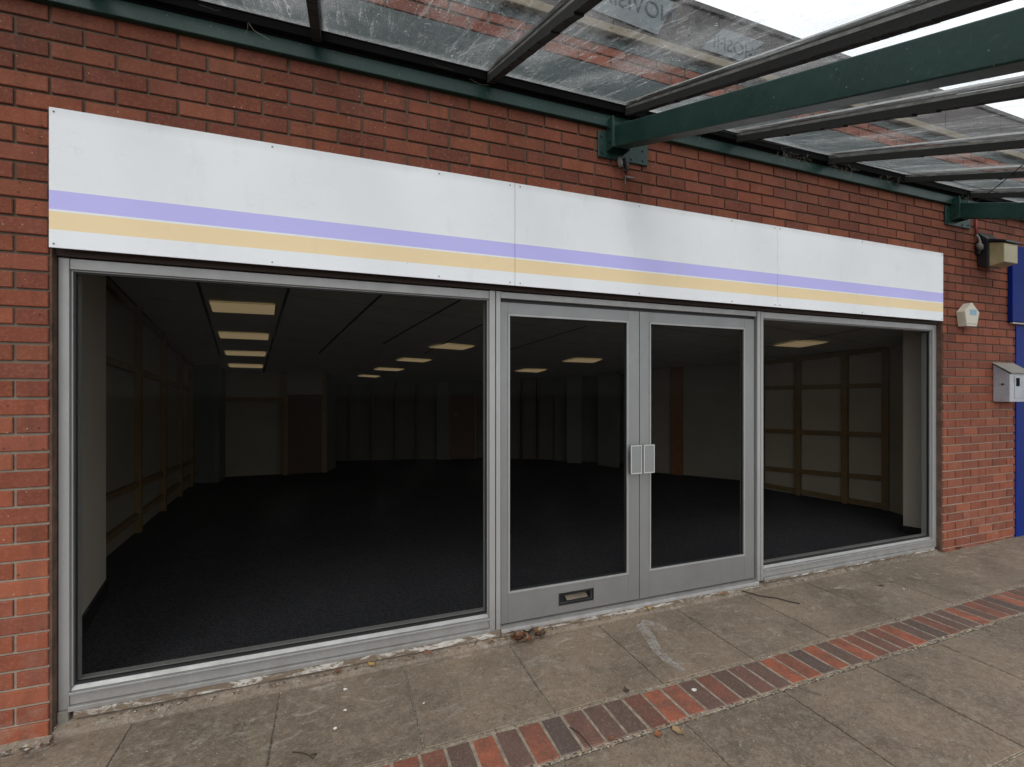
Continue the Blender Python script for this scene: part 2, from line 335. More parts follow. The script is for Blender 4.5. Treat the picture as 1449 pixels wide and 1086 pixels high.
M = dict(postw=simple('brown_post_timber', (0.24, 0.095, 0.03), 0.6), rim=simple('bright_rim', (0.62, 0.62, 0.6), 0.35, 0.5, var=0.15), sand=simple('pale_joint_sand', (0.34, 0.28, 0.21), 0.95, var=0.65, scale=30, bump=0.8), reveal=simple('stained_reveal', (0.15, 0.085, 0.055), 0.9, var=0.75, scale=11, bump=0.6), brick=mat_brick(), mortar=mat_mortar(), slab=mat_slab(), joint=mat_joint(), paver=mat_paver(), alu=mat_alu(),
         alu_dark=mat_alu('aluminium_inner', (0.36, 0.38, 0.37), 0.5, 0.2), door=mat_alu('door_aluminium', (0.255, 0.255, 0.253), 0.38, 0.55),
         plate=mat_alu('brushed_plate', (0.27, 0.275, 0.275), 0.36, 0.6),
         green=mat_green(), fascia=mat_fascia(), gasket=simple('black_gasket', (0.012, 0.012, 0.013), 0.5),
         black=simple('dark_void', (0.004, 0.004, 0.004), 0.9, spec=0.1), brown=simple('dark_stained_timber', (0.035, 0.018, 0.012), 0.7),
         glass=mat_window_glass('window_glass', (0.61, 0.60, 0.59)), cglass=mat_canopy_glass(),
         wall=simple('cream_paint', (0.30, 0.28, 0.22), 0.8, var=0.15, scale=2), pil=simple('white_paint_indoors', (0.80, 0.74, 0.62), 0.8, var=0.12, scale=2),
         wallr=simple('beige_panel_paint', (0.46, 0.41, 0.32), 0.8, var=0.15, scale=2),
         pilb=simple('shaded_white_pier_paint', (0.15, 0.165, 0.14), 0.8, var=0.12, scale=2),  # white piers with the dimness at the back put into the colour
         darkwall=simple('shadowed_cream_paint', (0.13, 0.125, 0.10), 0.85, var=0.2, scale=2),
         ceil=simple('ceiling_tile', (0.72, 0.72, 0.66), 0.9, var=0.2, scale=5), tbar=simple('ceiling_bar', (0.05, 0.05, 0.047), 0.8),
         wood=simple('pine_batten', (0.25, 0.165, 0.07), 0.65, var=0.35, scale=8), wooddoor=simple('brown_door_veneer', (0.10, 0.045, 0.02), 0.55, var=0.35, scale=5),
         carpet=mat_carpet(), skirt=simple('black_skirting', (0.015, 0.015, 0.016), 0.6),
         lamp=mat_emit('lamp_diffuser', (0.5, 0.42, 0.28), (1.0, 0.76, 0.42), 0.26), lampf=simple('lamp_frame', (0.45, 0.42, 0.34), 0.5),
         bar=simple('weathered_glazing_bar', (0.24, 0.235, 0.215), 0.45, 0.3, var=0.7, scale=16, bump=0.4), rubber=simple('perished_rubber', (0.010, 0.0095, 0.008), 0.9, bump=0.8),
         clad=simple('dark_grey_cladding', (0.040, 0.031, 0.030), 0.6, var=0.45, scale=6), teal=simple('reflected_dark_teal', (0.018, 0.032, 0.032), 0.6, var=0.4, scale=6),
         stone=simple('reflected_beige', (0.20, 0.165, 0.115), 0.8, var=0.3), panel=simple('reflected_sign_grey', (0.12, 0.14, 0.15), 0.55, var=0.2), ink=simple('slate_blue_lettering', (0.025, 0.05, 0.07), 0.6),
         blue=simple('royal_blue_paint', (0.001, 0.017, 0.17), 0.6, var=0.3, scale=3, bump=0.05, spec=0.12), trim=simple('pale_trim', (0.35, 0.35, 0.36), 0.5),
         cream=simple('cream_plastic', (0.62, 0.57, 0.46), 0.45, var=0.18, scale=8, bump=0.03), sticker=simple('pale_blue_sticker', (0.25, 0.42, 0.55), 0.5, var=0.3, scale=60),
         blackp=simple('black_cast_metal', (0.012, 0.013, 0.015), 0.42), lens=simple('yellowed_lens', (0.42, 0.36, 0.20), 0.3, var=0.3, scale=14, bump=0.1),
         red=simple('red_cable', (0.30, 0.03, 0.03), 0.5), cable=simple('grey_cable', (0.22, 0.21, 0.19), 0.6), wire=simple('black_wire', (0.012, 0.012, 0.012), 0.6),
         graf=mat_graffiti(), roofm=simple('weathered_box_lid', (0.24, 0.225, 0.19), 0.7, var=0.3), concrete=simple('grey_concrete', (0.20, 0.185, 0.15), 0.9, var=0.4, scale=14, bump=0.6),
         peel=mat_peel(), leaf=mat_tone('dry_leaf'), chalk=mat_chalk(), paper=simple('white_paper', (0.7, 0.68, 0.62), 0.8), web=simple('dusty_cobweb', (0.26, 0.24, 0.20), 0.9),
         screw=simple('screw_metal', (0.25, 0.25, 0.25), 0.4, 0.7), brass=simple('letter_flap_metal', (0.15, 0.12, 0.085), 0.4, 0.5), soil=simple('ground_asphalt', (0.06, 0.058, 0.055), 0.9))

# ------------------------------------------------------------------ building: brickwork
BY = -0.045           # face of the bricks
XL, XR = -1.190, 5.235
CR, BL = 0.0795, 0.2405
Z0 = 0.52 - 8 * CR    # a bed joint
building = thing('brick_building', (2, 0, 0), 'red brick building wall around the empty shopfront', 'building')
mb = MB(); J = 0.0115
pal = [(0.240, 0.062, 0.030), (0.215, 0.056, 0.028), (0.255, 0.070, 0.033), (0.195, 0.050, 0.027), (0.225, 0.064, 0.036), (0.265, 0.078, 0.038)]
def brick(x0, x1, z0, z1, up):
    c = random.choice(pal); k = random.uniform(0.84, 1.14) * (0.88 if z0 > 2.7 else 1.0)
    if random.random() < 0.06: k *= 0.78
    if not up and z0 < 1.3 and x1 < 0: k *= 1.15
    c = tuple(v * k for v in c)
    x0 += J / 2 + random.uniform(-.001, .001); x1 -= J / 2 + random.uniform(-.001, .001)
    z0 += J / 2 + random.uniform(-.0008, .0008); z1 -= J / 2 + random.uniform(-.0008, .0008)
    if x1 - x0 < 0.02: return
    y = BY + random.uniform(-.002, .0015); e = 0.0028; b = len(mb.v)
    j = lambda: random.uniform(-.0009, .0009)
    mb.v.extend([(x0, 0.02, z0), (x1, 0.02, z0), (x1, 0.02, z1), (x0, 0.02, z1),
                 (x0, y + e, z0), (x1, y + e, z0), (x1, y + e, z1), (x0, y + e, z1),
                 (x0 + e + j(), y, z0 + e + j()), (x1 - e + j(), y, z0 + e + j()), (x1 - e + j(), y, z1 - e + j()), (x0 + e + j(), y, z1 - e + j())])
    for q in ((8,9,10,11), (4,5,9,8), (5,6,10,9), (6,7,11,10), (7,4,8,11), (0,1,5,4), (1,2,6,5), (2,3,7,6), (3,0,4,7)):
        mb.f.append(tuple(b + i for i in q)); mb.c.append(c)
def gap_rows(z):
    """x intervals of brick at height z"""
    if z < 2.10: return [(-3.6, XL), (XR, 6.60)]
    if z < 2.17: return [(-3.6, XL), (XR, 6.60)]
    if z < 2.95: return [(-3.6, 6.60)]
    return [(-3.6, 10.5)]
z = Z0; k = 0
k0 = -8
while z < 3.72:
    kk = k0 + k
    if z + CR > -0.05 and not (3.36 < z + CR * .5 < 3.61):
        off = XL - (0.5 * BL if kk % 2 == 0 else 0.0)
        for (a, b) in gap_rows(z):
            n0 = math.floor((a - off) / BL)
            x = off + n0 * BL
            while x < b - 1e-4:
                xa, xb = max(x, a), min(x + BL, b)
                if xb - xa > 0.03: brick(xa, xb, z, z + CR, z > 2.2)
                x += BL
    z += CR; k += 1
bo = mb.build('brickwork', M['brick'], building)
mm = MB(); my = BY + 0.010
mm.box(-3.6, XL + .0, my, 0.079, -0.1, 2.12).box(XR - .0, 6.60, my, 0.079, -0.1, 2.12).box(-3.6, -1.48, .0795, .22, -.1, 2.12).box(5.62, 6.60, .0795, .22, -.1, 2.12).box(-3.6, XL, my, 0.22, 2.12, 2.20).box(XR, 6.60, my, 0.22, 2.12, 2.20).box(XL, XR, 0.055, 0.22, 2.12, 2.20).box(-3.6, 6.60, my, 0.22, 2.20, 2.96).box(-3.6, 10.5, my, 0.22, 2.96, 4.235)
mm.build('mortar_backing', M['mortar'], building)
MB().box(-3.6, 10.5, -0.058, -0.03, 3.395, 3.610).build('reflected_gutter_band', M['teal'], building, 0.004)  # bands and courses above the canopy model the shop's reflection in its glass
MB().box(-3.6, 10.5, -0.050, -0.02, 3.762, 3.826).build('reflected_dark_band', M['teal'], building)
MB().box(-3.6, 10.5, -0.085, -0.02, 3.828, 3.886).build('reflected_beige_band', M['stone'], building, 0.006)
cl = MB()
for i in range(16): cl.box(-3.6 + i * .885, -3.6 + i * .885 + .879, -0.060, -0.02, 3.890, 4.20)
cl.build('reflected_sign_band', M['clad'], building, 0.003)
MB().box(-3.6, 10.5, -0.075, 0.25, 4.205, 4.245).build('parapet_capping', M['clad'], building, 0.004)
# side reveals and timber behind the frame
MB().box(XL - .004, XL + .006, BY + .006, 0.06, -0.04, 2.14).build('reveal_lining', M['reveal'], building, 0.002)
MB().box(XR - .006, XR + .004, BY + .006, 0.06, -0.02, 2.14).build('reveal_lining', M['reveal'], building, 0.002)
MB().box(XL, XR, -0.012, 0.05, 2.116, 2.205).build('lintel_board', M['brown'], building, 0.003)

# sign reflections seen in the canopy glass, built as boards, lettering reads backwards
def text_mesh(name, s, size, loc, mat, parent, shear=0.0, mirror=True, width=1.0):
    cu = bpy.data.curves.new(name, 'FONT'); cu.body = s; cu.size = size; cu.extrude = 0.001; cu.align_x = 'CENTER'; cu.shear = shear
    o = bpy.data.objects.new(name, cu); col.objects.link(o)
    dg = bpy.context.evaluated_depsgraph_get(); me = bpy.data.meshes.new_from_object(o.evaluated_get(dg)); bpy.data.objects.remove(o); bpy.data.curves.remove(cu)
    sx = -width if mirror else width
    for v in me.vertices:
        x, y, z_ = v.co; v.co = (x * sx, -z_, y)
    me.materials.clear(); me.materials.append(mat)
    o = bpy.data.objects.new(name, me); col.objects.link(o); o.parent = parent
    o.location = Vector(loc) - abs_loc(parent); return o
s1 = thing('sign_reflection', (1.90, -0.07, 3.95), 'sign reflection in the canopy glass with mirrored blue letters, the longer one, built as a board', 'sign')
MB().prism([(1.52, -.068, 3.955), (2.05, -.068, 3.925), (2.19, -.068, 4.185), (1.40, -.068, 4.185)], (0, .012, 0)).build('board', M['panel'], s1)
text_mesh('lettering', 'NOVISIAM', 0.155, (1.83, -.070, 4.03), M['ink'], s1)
s2 = thing('sign_reflection', (2.75, -0.07, 3.95), 'small sign reflection with few mirrored letters beside the beam, built as a board', 'sign')
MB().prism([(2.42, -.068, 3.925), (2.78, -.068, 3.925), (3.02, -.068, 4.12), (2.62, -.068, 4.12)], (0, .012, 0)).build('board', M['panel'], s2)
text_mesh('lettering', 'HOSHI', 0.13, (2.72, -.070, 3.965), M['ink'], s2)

# ------------------------------------------------------------------ ground
base = MB().poly([(-90, -120, -0.075), (120, -120, -0.075), (120, 60, -0.075), (-90, 60, -0.075)])
struct(base.build('ground', M['soil']))
pv = MB()
def slab(m, x0, x1, y0, y1, c, thick=0.05, e=0.004, g=0.0042, jit=0.0012):
    x0 += g; x1 -= g; y0 += g; y1 -= g; b = len(m.v)
    dz = [random.uniform(-jit, jit) for _ in range(4)]
    P = [(x0, y0), (x1, y0), (x1, y1), (x0, y1)]; Q = [(x0 + e, y0 + e), (x1 - e, y0 + e), (x1 - e, y1 - e), (x0 + e, y1 - e)]
    for (x, y), d in zip(P, dz): m.v.append((x, y, gz(x) - thick))
    for (x, y), d in zip(P, dz): m.v.append((x, y, gz(x) + d - e * .7))
    for (x, y), d in zip(Q, dz): m.v.append((x, y, gz(x) + d))
    for q in ((8,9,10,11), (4,5,9,8), (5,6,10,9), (6,7,11,10), (7,4,8,11), (0,1,5,4), (1,2,6,5), (2,3,7,6), (3,0,4,7)):
        m.f.append(tuple(b + i for i in q)); m.c.append(c)
def st(): v = random.uniform(0.90, 1.10); w = random.uniform(-.012, .012); return (v * (1.03 + w), v, v * (0.97 - w))
PX = 0.356; PW = 0.6185
for i in range(-10, 22):
    slab(pv, PX + i * PW, PX + (i + 1) * PW, -0.705, -0.052, st())
rows = [(-1.625, -0.972), (-2.245, -1.625), (-2.865, -2.245), (-3.485, -2.865), (-4.105, -3.485), (-4.725, -4.105), (-5.345, -4.725)]
for r_, (a, b) in enumerate(rows):
    for i in range(-10, 22):
        o_ = -0.095 + (0.31 if r_ % 2 else 0)
        s_ = st(); s_ = tuple(v * 0.80 for v in s_)
        slab(pv, PX + o_ + i * PW, PX + o_ + (i + 1) * PW, a, b, s_)
struct(pv.build('pavement', M['slab']))
jb = MB().poly([(-6, -5.4, gz(-6) - .008), (14, -5.4, gz(14) - .008), (14, 0.03, gz(14) - .008), (-6, 0.03, gz(-6) - .008)])
struct(jb.build('pavement_bedding', M['joint']))
bk = MB(); pc = [(0.31, 0.085, 0.042), (0.24, 0.072, 0.040), (0.105, 0.066, 0.052), (0.12, 0.068, 0.052), (0.165, 0.060, 0.040), (0.20, 0.070, 0.044), (0.085, 0.062, 0.053), (0.14, 0.066, 0.048)]
seq = [2, 0, 3, 1, 6, 7, 3, 2, 4, 0, 1, 3, 4, 2, 7, 3, 0, 1, 6, 0, 2, 0, 5, 7, 4, 0, 2, 6, 4, 3]
n = 0; x = -5.0
while x < 11.5:
    i = int(round((x - 0.39) / 0.111)); c = pc[seq[i % len(seq)]] if 0 <= i < 34 else random.choice(pc)
    kx = random.uniform(.9, 1.1)
    slab(bk, x, x + 0.111, -0.955 + random.uniform(-.004, .004), -0.722 + random.uniform(-.004, .004), tuple(v * kx for v in c), 0.05, 0.005, 0.0055, 0.002)
    x += 0.111
struct(bk.build('brick_paving_strip', M['paver']))
sj = MB().poly([(-5, -.972, gz(-5) - .0025), (11.5, -.972, gz(11.5) - .0025), (11.5, -.705, gz(11.5) - .0025), (-5, -.705, gz(-5) - .0025)])
struct(sj.build('joint_sand', M['sand']))
# concrete haunching under the shopfront, slightly uneven top
hz = MB(); nx = 90
for i in range(nx):
    xa = XL - .02 + (XR - XL + .04) * i / nx; xb = XL - .02 + (XR - XL + .04) * (i + 1) / nx
    za = 0.012 + gz(xa) * .5 + 0.010 * noise.noise((xa * 3, 0, 0)); zb = 0.012 + gz(xb) * .5 + 0.010 * noise.noise((xb * 3, 0, 0))
    ya = -0.048 + 0.006 * noise.noise((xa * 5, 3, 0)); yb = -0.048 + 0.006 * noise.noise((xb * 5, 3, 0))
    hz.poly([(xa, ya, gz(xa) - .01), (xb, yb, gz(xb) - .01), (xb, yb + .012, zb - .012), (xa, ya + .012, za - .012)])
    hz.poly([(xa, ya + .012, za - .012), (xb, yb + .012, zb - .012), (xb, 0.05, zb + .028), (xa, 0.05, za + .028)])
struct(hz.build('concrete_kerb', M['slab'], smooth=True))
# rough mortar fillet at the foot of the left pier
fl = MB()
for i in range(60):
    xa = -3.6 + 2.42 * i / 60; xb = -3.6 + 2.42 * (i + 1) / 60
    ha = 0.02 + 0.012 * noise.noise((xa * 9, 1, 0)); hb = 0.02 + 0.012 * noise.noise((xb * 9, 1, 0))
    fl.poly([(xa, -0.09 + .02 * noise.noise((xa * 7, 4, 0)), gz(xa) + .001), (xb, -0.09 + .02 * noise.noise((xb * 7, 4, 0)), gz(xb) + .001), (xb, BY, gz(xb) + hb), (xa, BY, gz(xa) + ha)])
fl.build('mortar_fillet', M['slab'], building)

# ------------------------------------------------------------------ shopfront
sf = thing('shopfront', (2, 0, 0), 'grey aluminium shopfront with two wide windows and central double doors', 'shopfront')
ZB, ZT = 0.068, 2.112
A_ = M['alu']; bev = 0.0025
# jambs and head
MB().box(XL + .010, -1.140, 0.0, 0.075, 0.050, ZT).build('jamb', A_, sf, bev)
MB().box(5.172, XR - .010, 0.0, 0.075, 0.055, ZT).build('jamb', A_, sf, bev)
MB().box(-1.139, 0.871, 0.003, 0.075, 2.062, ZT - .001).build('head_rail', A_, sf, bev)
MB().box(0.9435, 3.019, 0.003, 0.075, 2.072, ZT - .001).build('head_rail', A_, sf, bev)
MB().box(3.082, 5.171, 0.003, 0.075, 2.062, ZT - .001).build('head_rail', A_, sf, bev)
for (a, b) in ((0.872, 0.943), (3.020, 3.081)):
    g = MB(); w = b - a
    g.box(a, a + w * .52, -0.004, 0.075, 0.045, ZT); g.box(a + w * .60, b, -0.004, 0.075, 0.045, ZT)
    g.build('mullion', A_, sf, bev)
    MB().box(a + w * .5205, a + w * .5995, 0.006, 0.070, 0.045, ZT).build('mullion_groove', M['gasket'], sf)
# fixed windows
def window(x0, x1, name='window'):
    w = MB().box(x0, x1, 0.002, 0.073, ZB, 0.128).build(name, A_, sf, bev)      # bottom rail
    MB().box(x0, x1, -0.012, 0.0015, 0.118, 0.129).build('sill_lip', A_, w, 0.002)
    b = MB(); t_ = 0.007
    b.prism([(x0, .010, .1285), (x1, .010, .1285), (x1, .030, .158), (x0, .030, .158)], (0, 0, 0.0))
    b = MB()
    b.hexa([(x0, .008, .1290), (x1, .008, .1290), (x1, .04, .1290), (x0, .04, .1290), (x0, .024, .145), (x1, .024, .145), (x1, .04, .145), (x0, .04, .145)])
    b.box(x0, x0 + t_, 0.014, 0.040, 0.1455, 2.061); b.box(x1 - t_, x1, 0.014, 0.040, 0.1455, 2.061)
    b.box(x0 + t_ + .0005, x1 - t_ - .0005, 0.014, 0.040, 2.0555, 2.061)
    b.build('glazing_bead', A_, w, 0.0015)
    g = MB(); q = 0.007
    a0, a1, c0, c1 = x0 + t_, x1 - t_, 0.1455, 2.0553
    g.box(a0, a0 + q, .026, .0395, c0, c1).box(a1 - q, a1, .026, .0395, c0, c1).box(a0 + q, a1 - q, .026, .0395, c0, c0 + .012).box(a0 + q, a1 - q, .026, .0395, c1 - q, c1)
    g.build('gasket', M['gasket'], w)
    MB().poly([(a0, .0405, c0), (a1, .0405, c0), (a1, .0405, c1), (a0, .0405, c1)]).build('pane', M['glass'], w)
    i_ = MB().box(x0 + .013, x1 - .013, .045, .085, .1290, .160).box(x0 + .001, x0 + .0125, .045, .085, .1290, 2.05).box(x1 - .0125, x1 - .001, .045, .085, .1290, 2.05)
    i_.build('inner_bead', M['alu_dark'], w, 0.002)
    return w
w1 = window(-1.139, 0.871); w1['label'] = 'large left window'
w2 = window(3.082, 5.171); w2['label'] = 'narrower looking right window'
# doors
def door(x0, x1, sl, sr, handle_x, plate=False):
    y0, y1 = 0.012, 0.056; z0, z1 = 0.070, 2.050; gl0, gl1 = 0.262, 1.968
    d = MB()
    d.box(x0, x0 + sl, y0, y1, z0, z1).box(x1 - sr, x1, y0, y1, z0, z1)
    d.box(x0 + sl + .0004, x1 - sr - .0004, y0 + .0006, y1, gl1 + .012, z1)
    if plate:
        xa, xb, za, zb = 1.345, 1.600, 0.120, 0.198
        d.box(x0 + sl + .0004, xa, y0 + .0006, y1, z0, gl0 - .012).box(xb, x1 - sr - .0004, y0 + .0006, y1, z0, gl0 - .012)
        d.box(xa, xb, y0 + .0006, y1, z0, za).box(xa, xb, y0 + .0006, y1, zb, gl0 - .012)
    else:
        d.box(x0 + sl + .0004, x1 - sr - .0004, y0 + .0006, y1, z0, gl0 - .012)
    dd = d.build('door', M['door'], sf, 0.0018)
    a0, a1 = x0 + sl, x1 - sr; t_ = .012
    b = MB().box(a0 + .0006, a0 + t_, y0 - .005, y1 - .01, gl0 - .0115, gl1 + .0115).box(a1 - t_, a1 - .0006, y0 - .005, y1 - .01, gl0 - .0115, gl1 + .0115)
    b.box(a0 + t_ + .0004, a1 - t_ - .0004, y0 - .005, y1 - .01, gl0 - .0115, gl0 + .001).box(a0 + t_ + .0004, a1 - t_ - .0004, y0 - .005, y1 - .01, gl1 - .001, gl1 + .0115)
    b.build('glazing_bead', A_, dd, 0.0015)
    g = MB(); q = .005
    g.box(a0 + t_, a0 + t_ + q, y0 + .006, y0 + .022, gl0, gl1).box(a1 - t_ - q, a1 - t_, y0 + .006, y0 + .022, gl0, gl1).box(a0 + t_ + q, a1 - t_ - q, y0 + .006, y0 + .022, gl0, gl0 + q).box(a0 + t_ + q, a1 - t_ - q, y0 + .006, y0 + .022, gl1 - q, gl1)
    g.build('gasket', M['gasket'], dd)
    MB().poly([(a0 + t_, y0 + .023, gl0), (a1 - t_, y0 + .023, gl0), (a1 - t_, y0 + .023, gl1), (a0 + t_, y0 + .023, gl1)]).build('pane', M['glass'], dd)
    hx, hw = handle_x; hz0, hz1 = 0.944, 1.138; hy = -0.045
    h = MB().box(hx, hx + hw, hy, hy + .010, hz0, hz1).build('handle', M['plate'], dd, 0.002)
    r_ = MB(); e = .007
    r_.box(hx + .001, hx + e, hy - .003, hy - .0003, hz0 + .001, hz1 - .001).box(hx + hw - e, hx + hw - .001, hy - .003, hy - .0003, hz0 + .001, hz1 - .001)
    r_.box(hx + e + .0002, hx + hw - e - .0002, hy - .003, hy - .0003, hz0 + .001, hz0 + e).box(hx + e + .0002, hx + hw - e - .0002, hy - .003, hy - .0003, hz1 - e, hz1 - .001)
    for zz in (hz0 + .04, hz1 - .04): r_.tube([(hx + hw * .5, hy + .0105, zz), (hx + hw * .5, y0 - .0003, zz)], 0.011, 10)
    r_.build('handle_rim', M['rim'], dd)
    if plate:
        f = MB(); e = .008
        f.box(xa + .0005, xb - .0005, y0 - .003, y0 + .006, zb - e, zb - .0005).box(xa + .0005, xb - .0005, y0 - .003, y0 + .006, za + .0005, za + e)
        f.box(xa + .0005, xa + e, y0 - .003, y0 + .006, za + e + .0003, zb - e - .0003).box(xb - e, xb - .0005, y0 - .003, y0 + .006, za + e + .0003, zb - e - .0003)
        f.box(xa + e, xb - e, y1 - .006, y1 - .002, za + e, zb - e)
        f.build('letter_plate', M['blackp'], dd)
        MB().hexa([(xa + .065, y0 + .012, za + .020), (xb - .035, y0 + .012, za + .022), (xb - .035, y0 + .016, za + .022), (xa + .065, y0 + .016, za + .020),
                   (xa + .055, y0 + .032, za + .048), (xb - .045, y0 + .032, za + .050), (xb - .045, y0 + .036, za + .050), (xa + .055, y0 + .036, za + .048)]).build('letter_flap', M['brass'], dd, .001)
    return dd
d1 = door(0.948, 1.958, 0.048, 0.088, (1.850, 0.090), True); d1['label'] = 'left door with letter slot'
d2 = door(1.963, 3.004, 0.078, 0.095, (1.952, 0.090)); d2['label'] = 'right door without letter slot'
MB().box(0.9435, 3.0195, 0.030, 0.070, 2.0505, 2.0715).box(3.0045, 3.0195, 0.03, 0.07, 0.07, 2.05).box(1.9585, 1.9625, .03, .05, .07, 2.05).build('weather_seal', M['gasket'], sf)
MB().hexa([(0.9435, -.022, .030), (3.0195, -.022, .030), (3.0195, .08, .030), (0.9435, .08, .030), (0.9435, -.018, .050), (3.0195, -.018, .050), (3.0195, .08, .066), (0.9435, .08, .066)]).build('threshold', A_, sf, 0.002)
# sub sill: thin aluminium tray, then peeling white bed beneath
for (a, b) in ((-1.139, 0.8715), (3.0815, 5.171)):
    MB().box(a, b, -0.017, 0.07, 0.046, 0.0665).build('sill', A_, sf, 0.002)
MB().box(-1.12, 0.94, -0.014, 0.06, 0.010, 0.0455).box(0.9435, 3.0195, -0.016, 0.06, 0.005, 0.0295).box(3.082, 5.17, -0.012, 0.06, 0.03, 0.0455).build('sill_bed', M['peel'], sf, 0.003)
MB().box(XL + .008, -1.139, -0.008, 0.07, -0.02, 0.049).build('jamb_foot', M['concrete'], sf, 0.006)

# ------------------------------------------------------------------ fascia sign
fs = thing('fascia_sign', (2, -0.07, 2.14), 'long blank white fascia board with lilac and yellow stripes', 'sign')
FX = [-1.183, 1.012, 3.146, 5.192]
for i in range(3):
    MB().box(FX[i] + .0012, FX[i + 1] - .0012, -0.070, -0.063, 2.138, 2.756).build('panel', M['fascia'], fs, 0.0012)
sd = MB().box(FX[0], FX[0] + .004, -0.0625, BY - .001, 2.14, 2.752).box(FX[3] - .004, FX[3], -0.0625, BY - .001, 2.14, 2.752).box(FX[0] + .005, FX[3] - .005, -0.0625, BY - .001, 2.745, 2.752)
sd.build('return_edge', M['trim'], fs)
for xx in (-1.165, -0.3, 0.55, 0.98, 1.045, 1.9, 2.7, 3.12, 3.172, 4.1, 5.17):
    for zz in (2.155, 2.738):
        MB().tube([(xx, -0.0735, zz), (xx, -0.0702, zz)], [0.003, 0.0042], 8).build('screw', M['screw'], fs)

# ------------------------------------------------------------------ canopy
cp = thing('glass_canopy', (2, -0.1, 3.3), 'dirty glass lean-to canopy on green steel beams above shopfront', 'canopy')
SL = 0.365; GY0 = -0.112; GY1 = -2.75
def gzc(y, z0=3.361): return z0 + SL * (y + 0.10)
MB().box(-3.6, 10.5, -0.078, BY - .0025, 3.217, 3.306).build('wall_angle', M['green'], cp, 0.004)
MB().box(-3.6, 10.5, -0.112, -0.0465, 3.3065, 3.354).box(-3.6, 10.5, -0.084, -0.0785, 3.292, 3.3064).build('gutter_lining', M['black'], cp, 0.003)
MB().box(-3.6, 10.5, -0.118, -0.06, 3.3545, 3.3615).build('edge_seal', M['rubber'], cp)
# glazing bars
bars = [-0.092 + 0.9388 * i for i in range(-3, 12)]
for i, bx in enumerate(bars):
    def P(x, y, dz): return (x, y, gzc(y) + dz)
    y0_, y1_ = -0.10, GY1
    w = .021
    b = MB().hexa([P(bx - w, y1_, -.056), P(bx + w, y1_, -.056), P(bx + w, y0_, -.056), P(bx - w, y0_, -.056), P(bx - w, y1_, -.004), P(bx + w, y1_, -.004), P(bx + w, y0_, -.004), P(bx - w, y0_, -.004)])
    o = b.build('glazing_bar', M['bar'], cp, 0.004)
    # perished rubber strip along the underside, ragged
    rb = MB(); yy = y0_
    rnd = random.Random(i)
    while yy > y1_ + .05:
        L = rnd.uniform(.02, .16); e = rnd.uniform(0, .014) if rnd.random() < .3 else rnd.uniform(0, .004)
        rb.hexa([P(bx - .022, yy - L, -.062 - e), P(bx + .022, yy - L, -.060 - e * .5), P(bx + .022, yy, -.060), P(bx - .022, yy, -.062),
                 P(bx - .022, yy - L, -.0210), P(bx + .022, yy - L, -.0210), P(bx + .022, yy, -.0210), P(bx - .022, yy, -.0210)])
        yy -= L
    rb.build('rubber_strip', M['rubber'], o)
    cap = MB().hexa([P(bx - .03, y1_, .012), P(bx + .03, y1_, .012), P(bx + .03, y0_, .012), P(bx - .03, y0_, .012), P(bx - .012, y1_, .028), P(bx + .012, y1_, .028), P(bx + .012, y0_, .028), P(bx - .012, y0_, .028)])
    cap.build('bar_cap', M['bar'], o)
for i in range(len(bars) - 1):
    a, b = bars[i] + .0225, bars[i + 1] - .0225
    a -= .012; b += .012
    MB().poly([(a, GY1, gzc(GY1)), (b, GY1, gzc(GY1)), (b, GY0, gzc(GY0)), (a, GY0, gzc(GY0))]).build('glass_pane', M['cglass'], cp)
# beams
def beam(xc, zt):
    w, hgt = .045, .140
    def Q(x, y, dz): return (x, y, zt + SL * (y + .1) + dz)
    xa, xb = xc, xc + 2 * w
    bm_ = MB().hexa([Q(xa, GY1 - .1, -hgt), Q(xb, GY1 - .1, -hgt), Q(xb, -.13, -hgt), Q(xa, -.13, -hgt), Q(xa, GY1 - .1, 0), Q(xb, GY1 - .1, 0), Q(xb, -.13, 0), Q(xa, -.13, 0)])
    o = bm_.build('beam', M['green'], cp, 0.006, segs=3)
    pz = zt - .16
    MB().box(xa - .085, xb + .21, -.062, BY - .003, pz - .035, zt - .022).build('wall_plate', M['green'], cp, 0.004)
    g = MB().box(xa - .022, xa - .012, -.135, -.0625, pz + .005, zt + .045).box(xb + .012, xb + .022, -.135, -.0625, pz + .005, zt + .02)
    g.hexa([(xa - .0115, -.131, pz + .01), (xb + .0115, -.131, pz + .01), (xb + .0115, -.122, pz + .01), (xa - .0115, -.122, pz + .01), (xa - .0115, -.131, zt + .01), (xb + .0115, -.131, zt + .01), (xb + .0115, -.122, zt + .01), (xa - .0115, -.122, zt + .01)])
    g.build('cleat', M['green'], cp, 0.003)
    def bolt(p, q, r_): MB().tube([p, q], r_, 6).build('bolt', M['blackp'], cp)
    for (qx, qz) in ((xa - .06, pz - .005), (xa - .06, zt - .06), (xb + .17, pz - .005), (xb + .17, pz + .06), (xb + .08, pz - .01)):
        bolt((qx, -.068, qz), (qx, -.0622, qz), .008)
    bolt((xa - .031, -.10, zt - .02), (xa - .0225, -.10, zt - .02), .009); bolt((xa - .031, -.10, pz + .05), (xa - .0225, -.10, pz + .05), .009)
beam(1.675, 3.216); beam(5.33, 3.226)
# tie wire and loose wires
p0 = Vector((5.50, -.16, 3.235)); r = ray(1449, 232)
p1 = Vector((r[0] * 3.2, r[1] * 3.2 - D, H + r[2] * 3.2))
MB().tube([p0 + (p1 - p0) * (i / 8) + Vector((0, 0, -.012 * math.sin(math.pi * i / 8))) for i in range(9)], 0.0035, 6).build('tie_wire', M['wire'], cp)
MB().tube([(2.05, -.13, 3.33), (2.9, -.20, 3.285), (3.8, -.26, 3.262), (4.8, -.33, 3.24), (6.2, -.38, 3.22)], 0.0022, 6).build('slack_cable', M['wire'], cp)
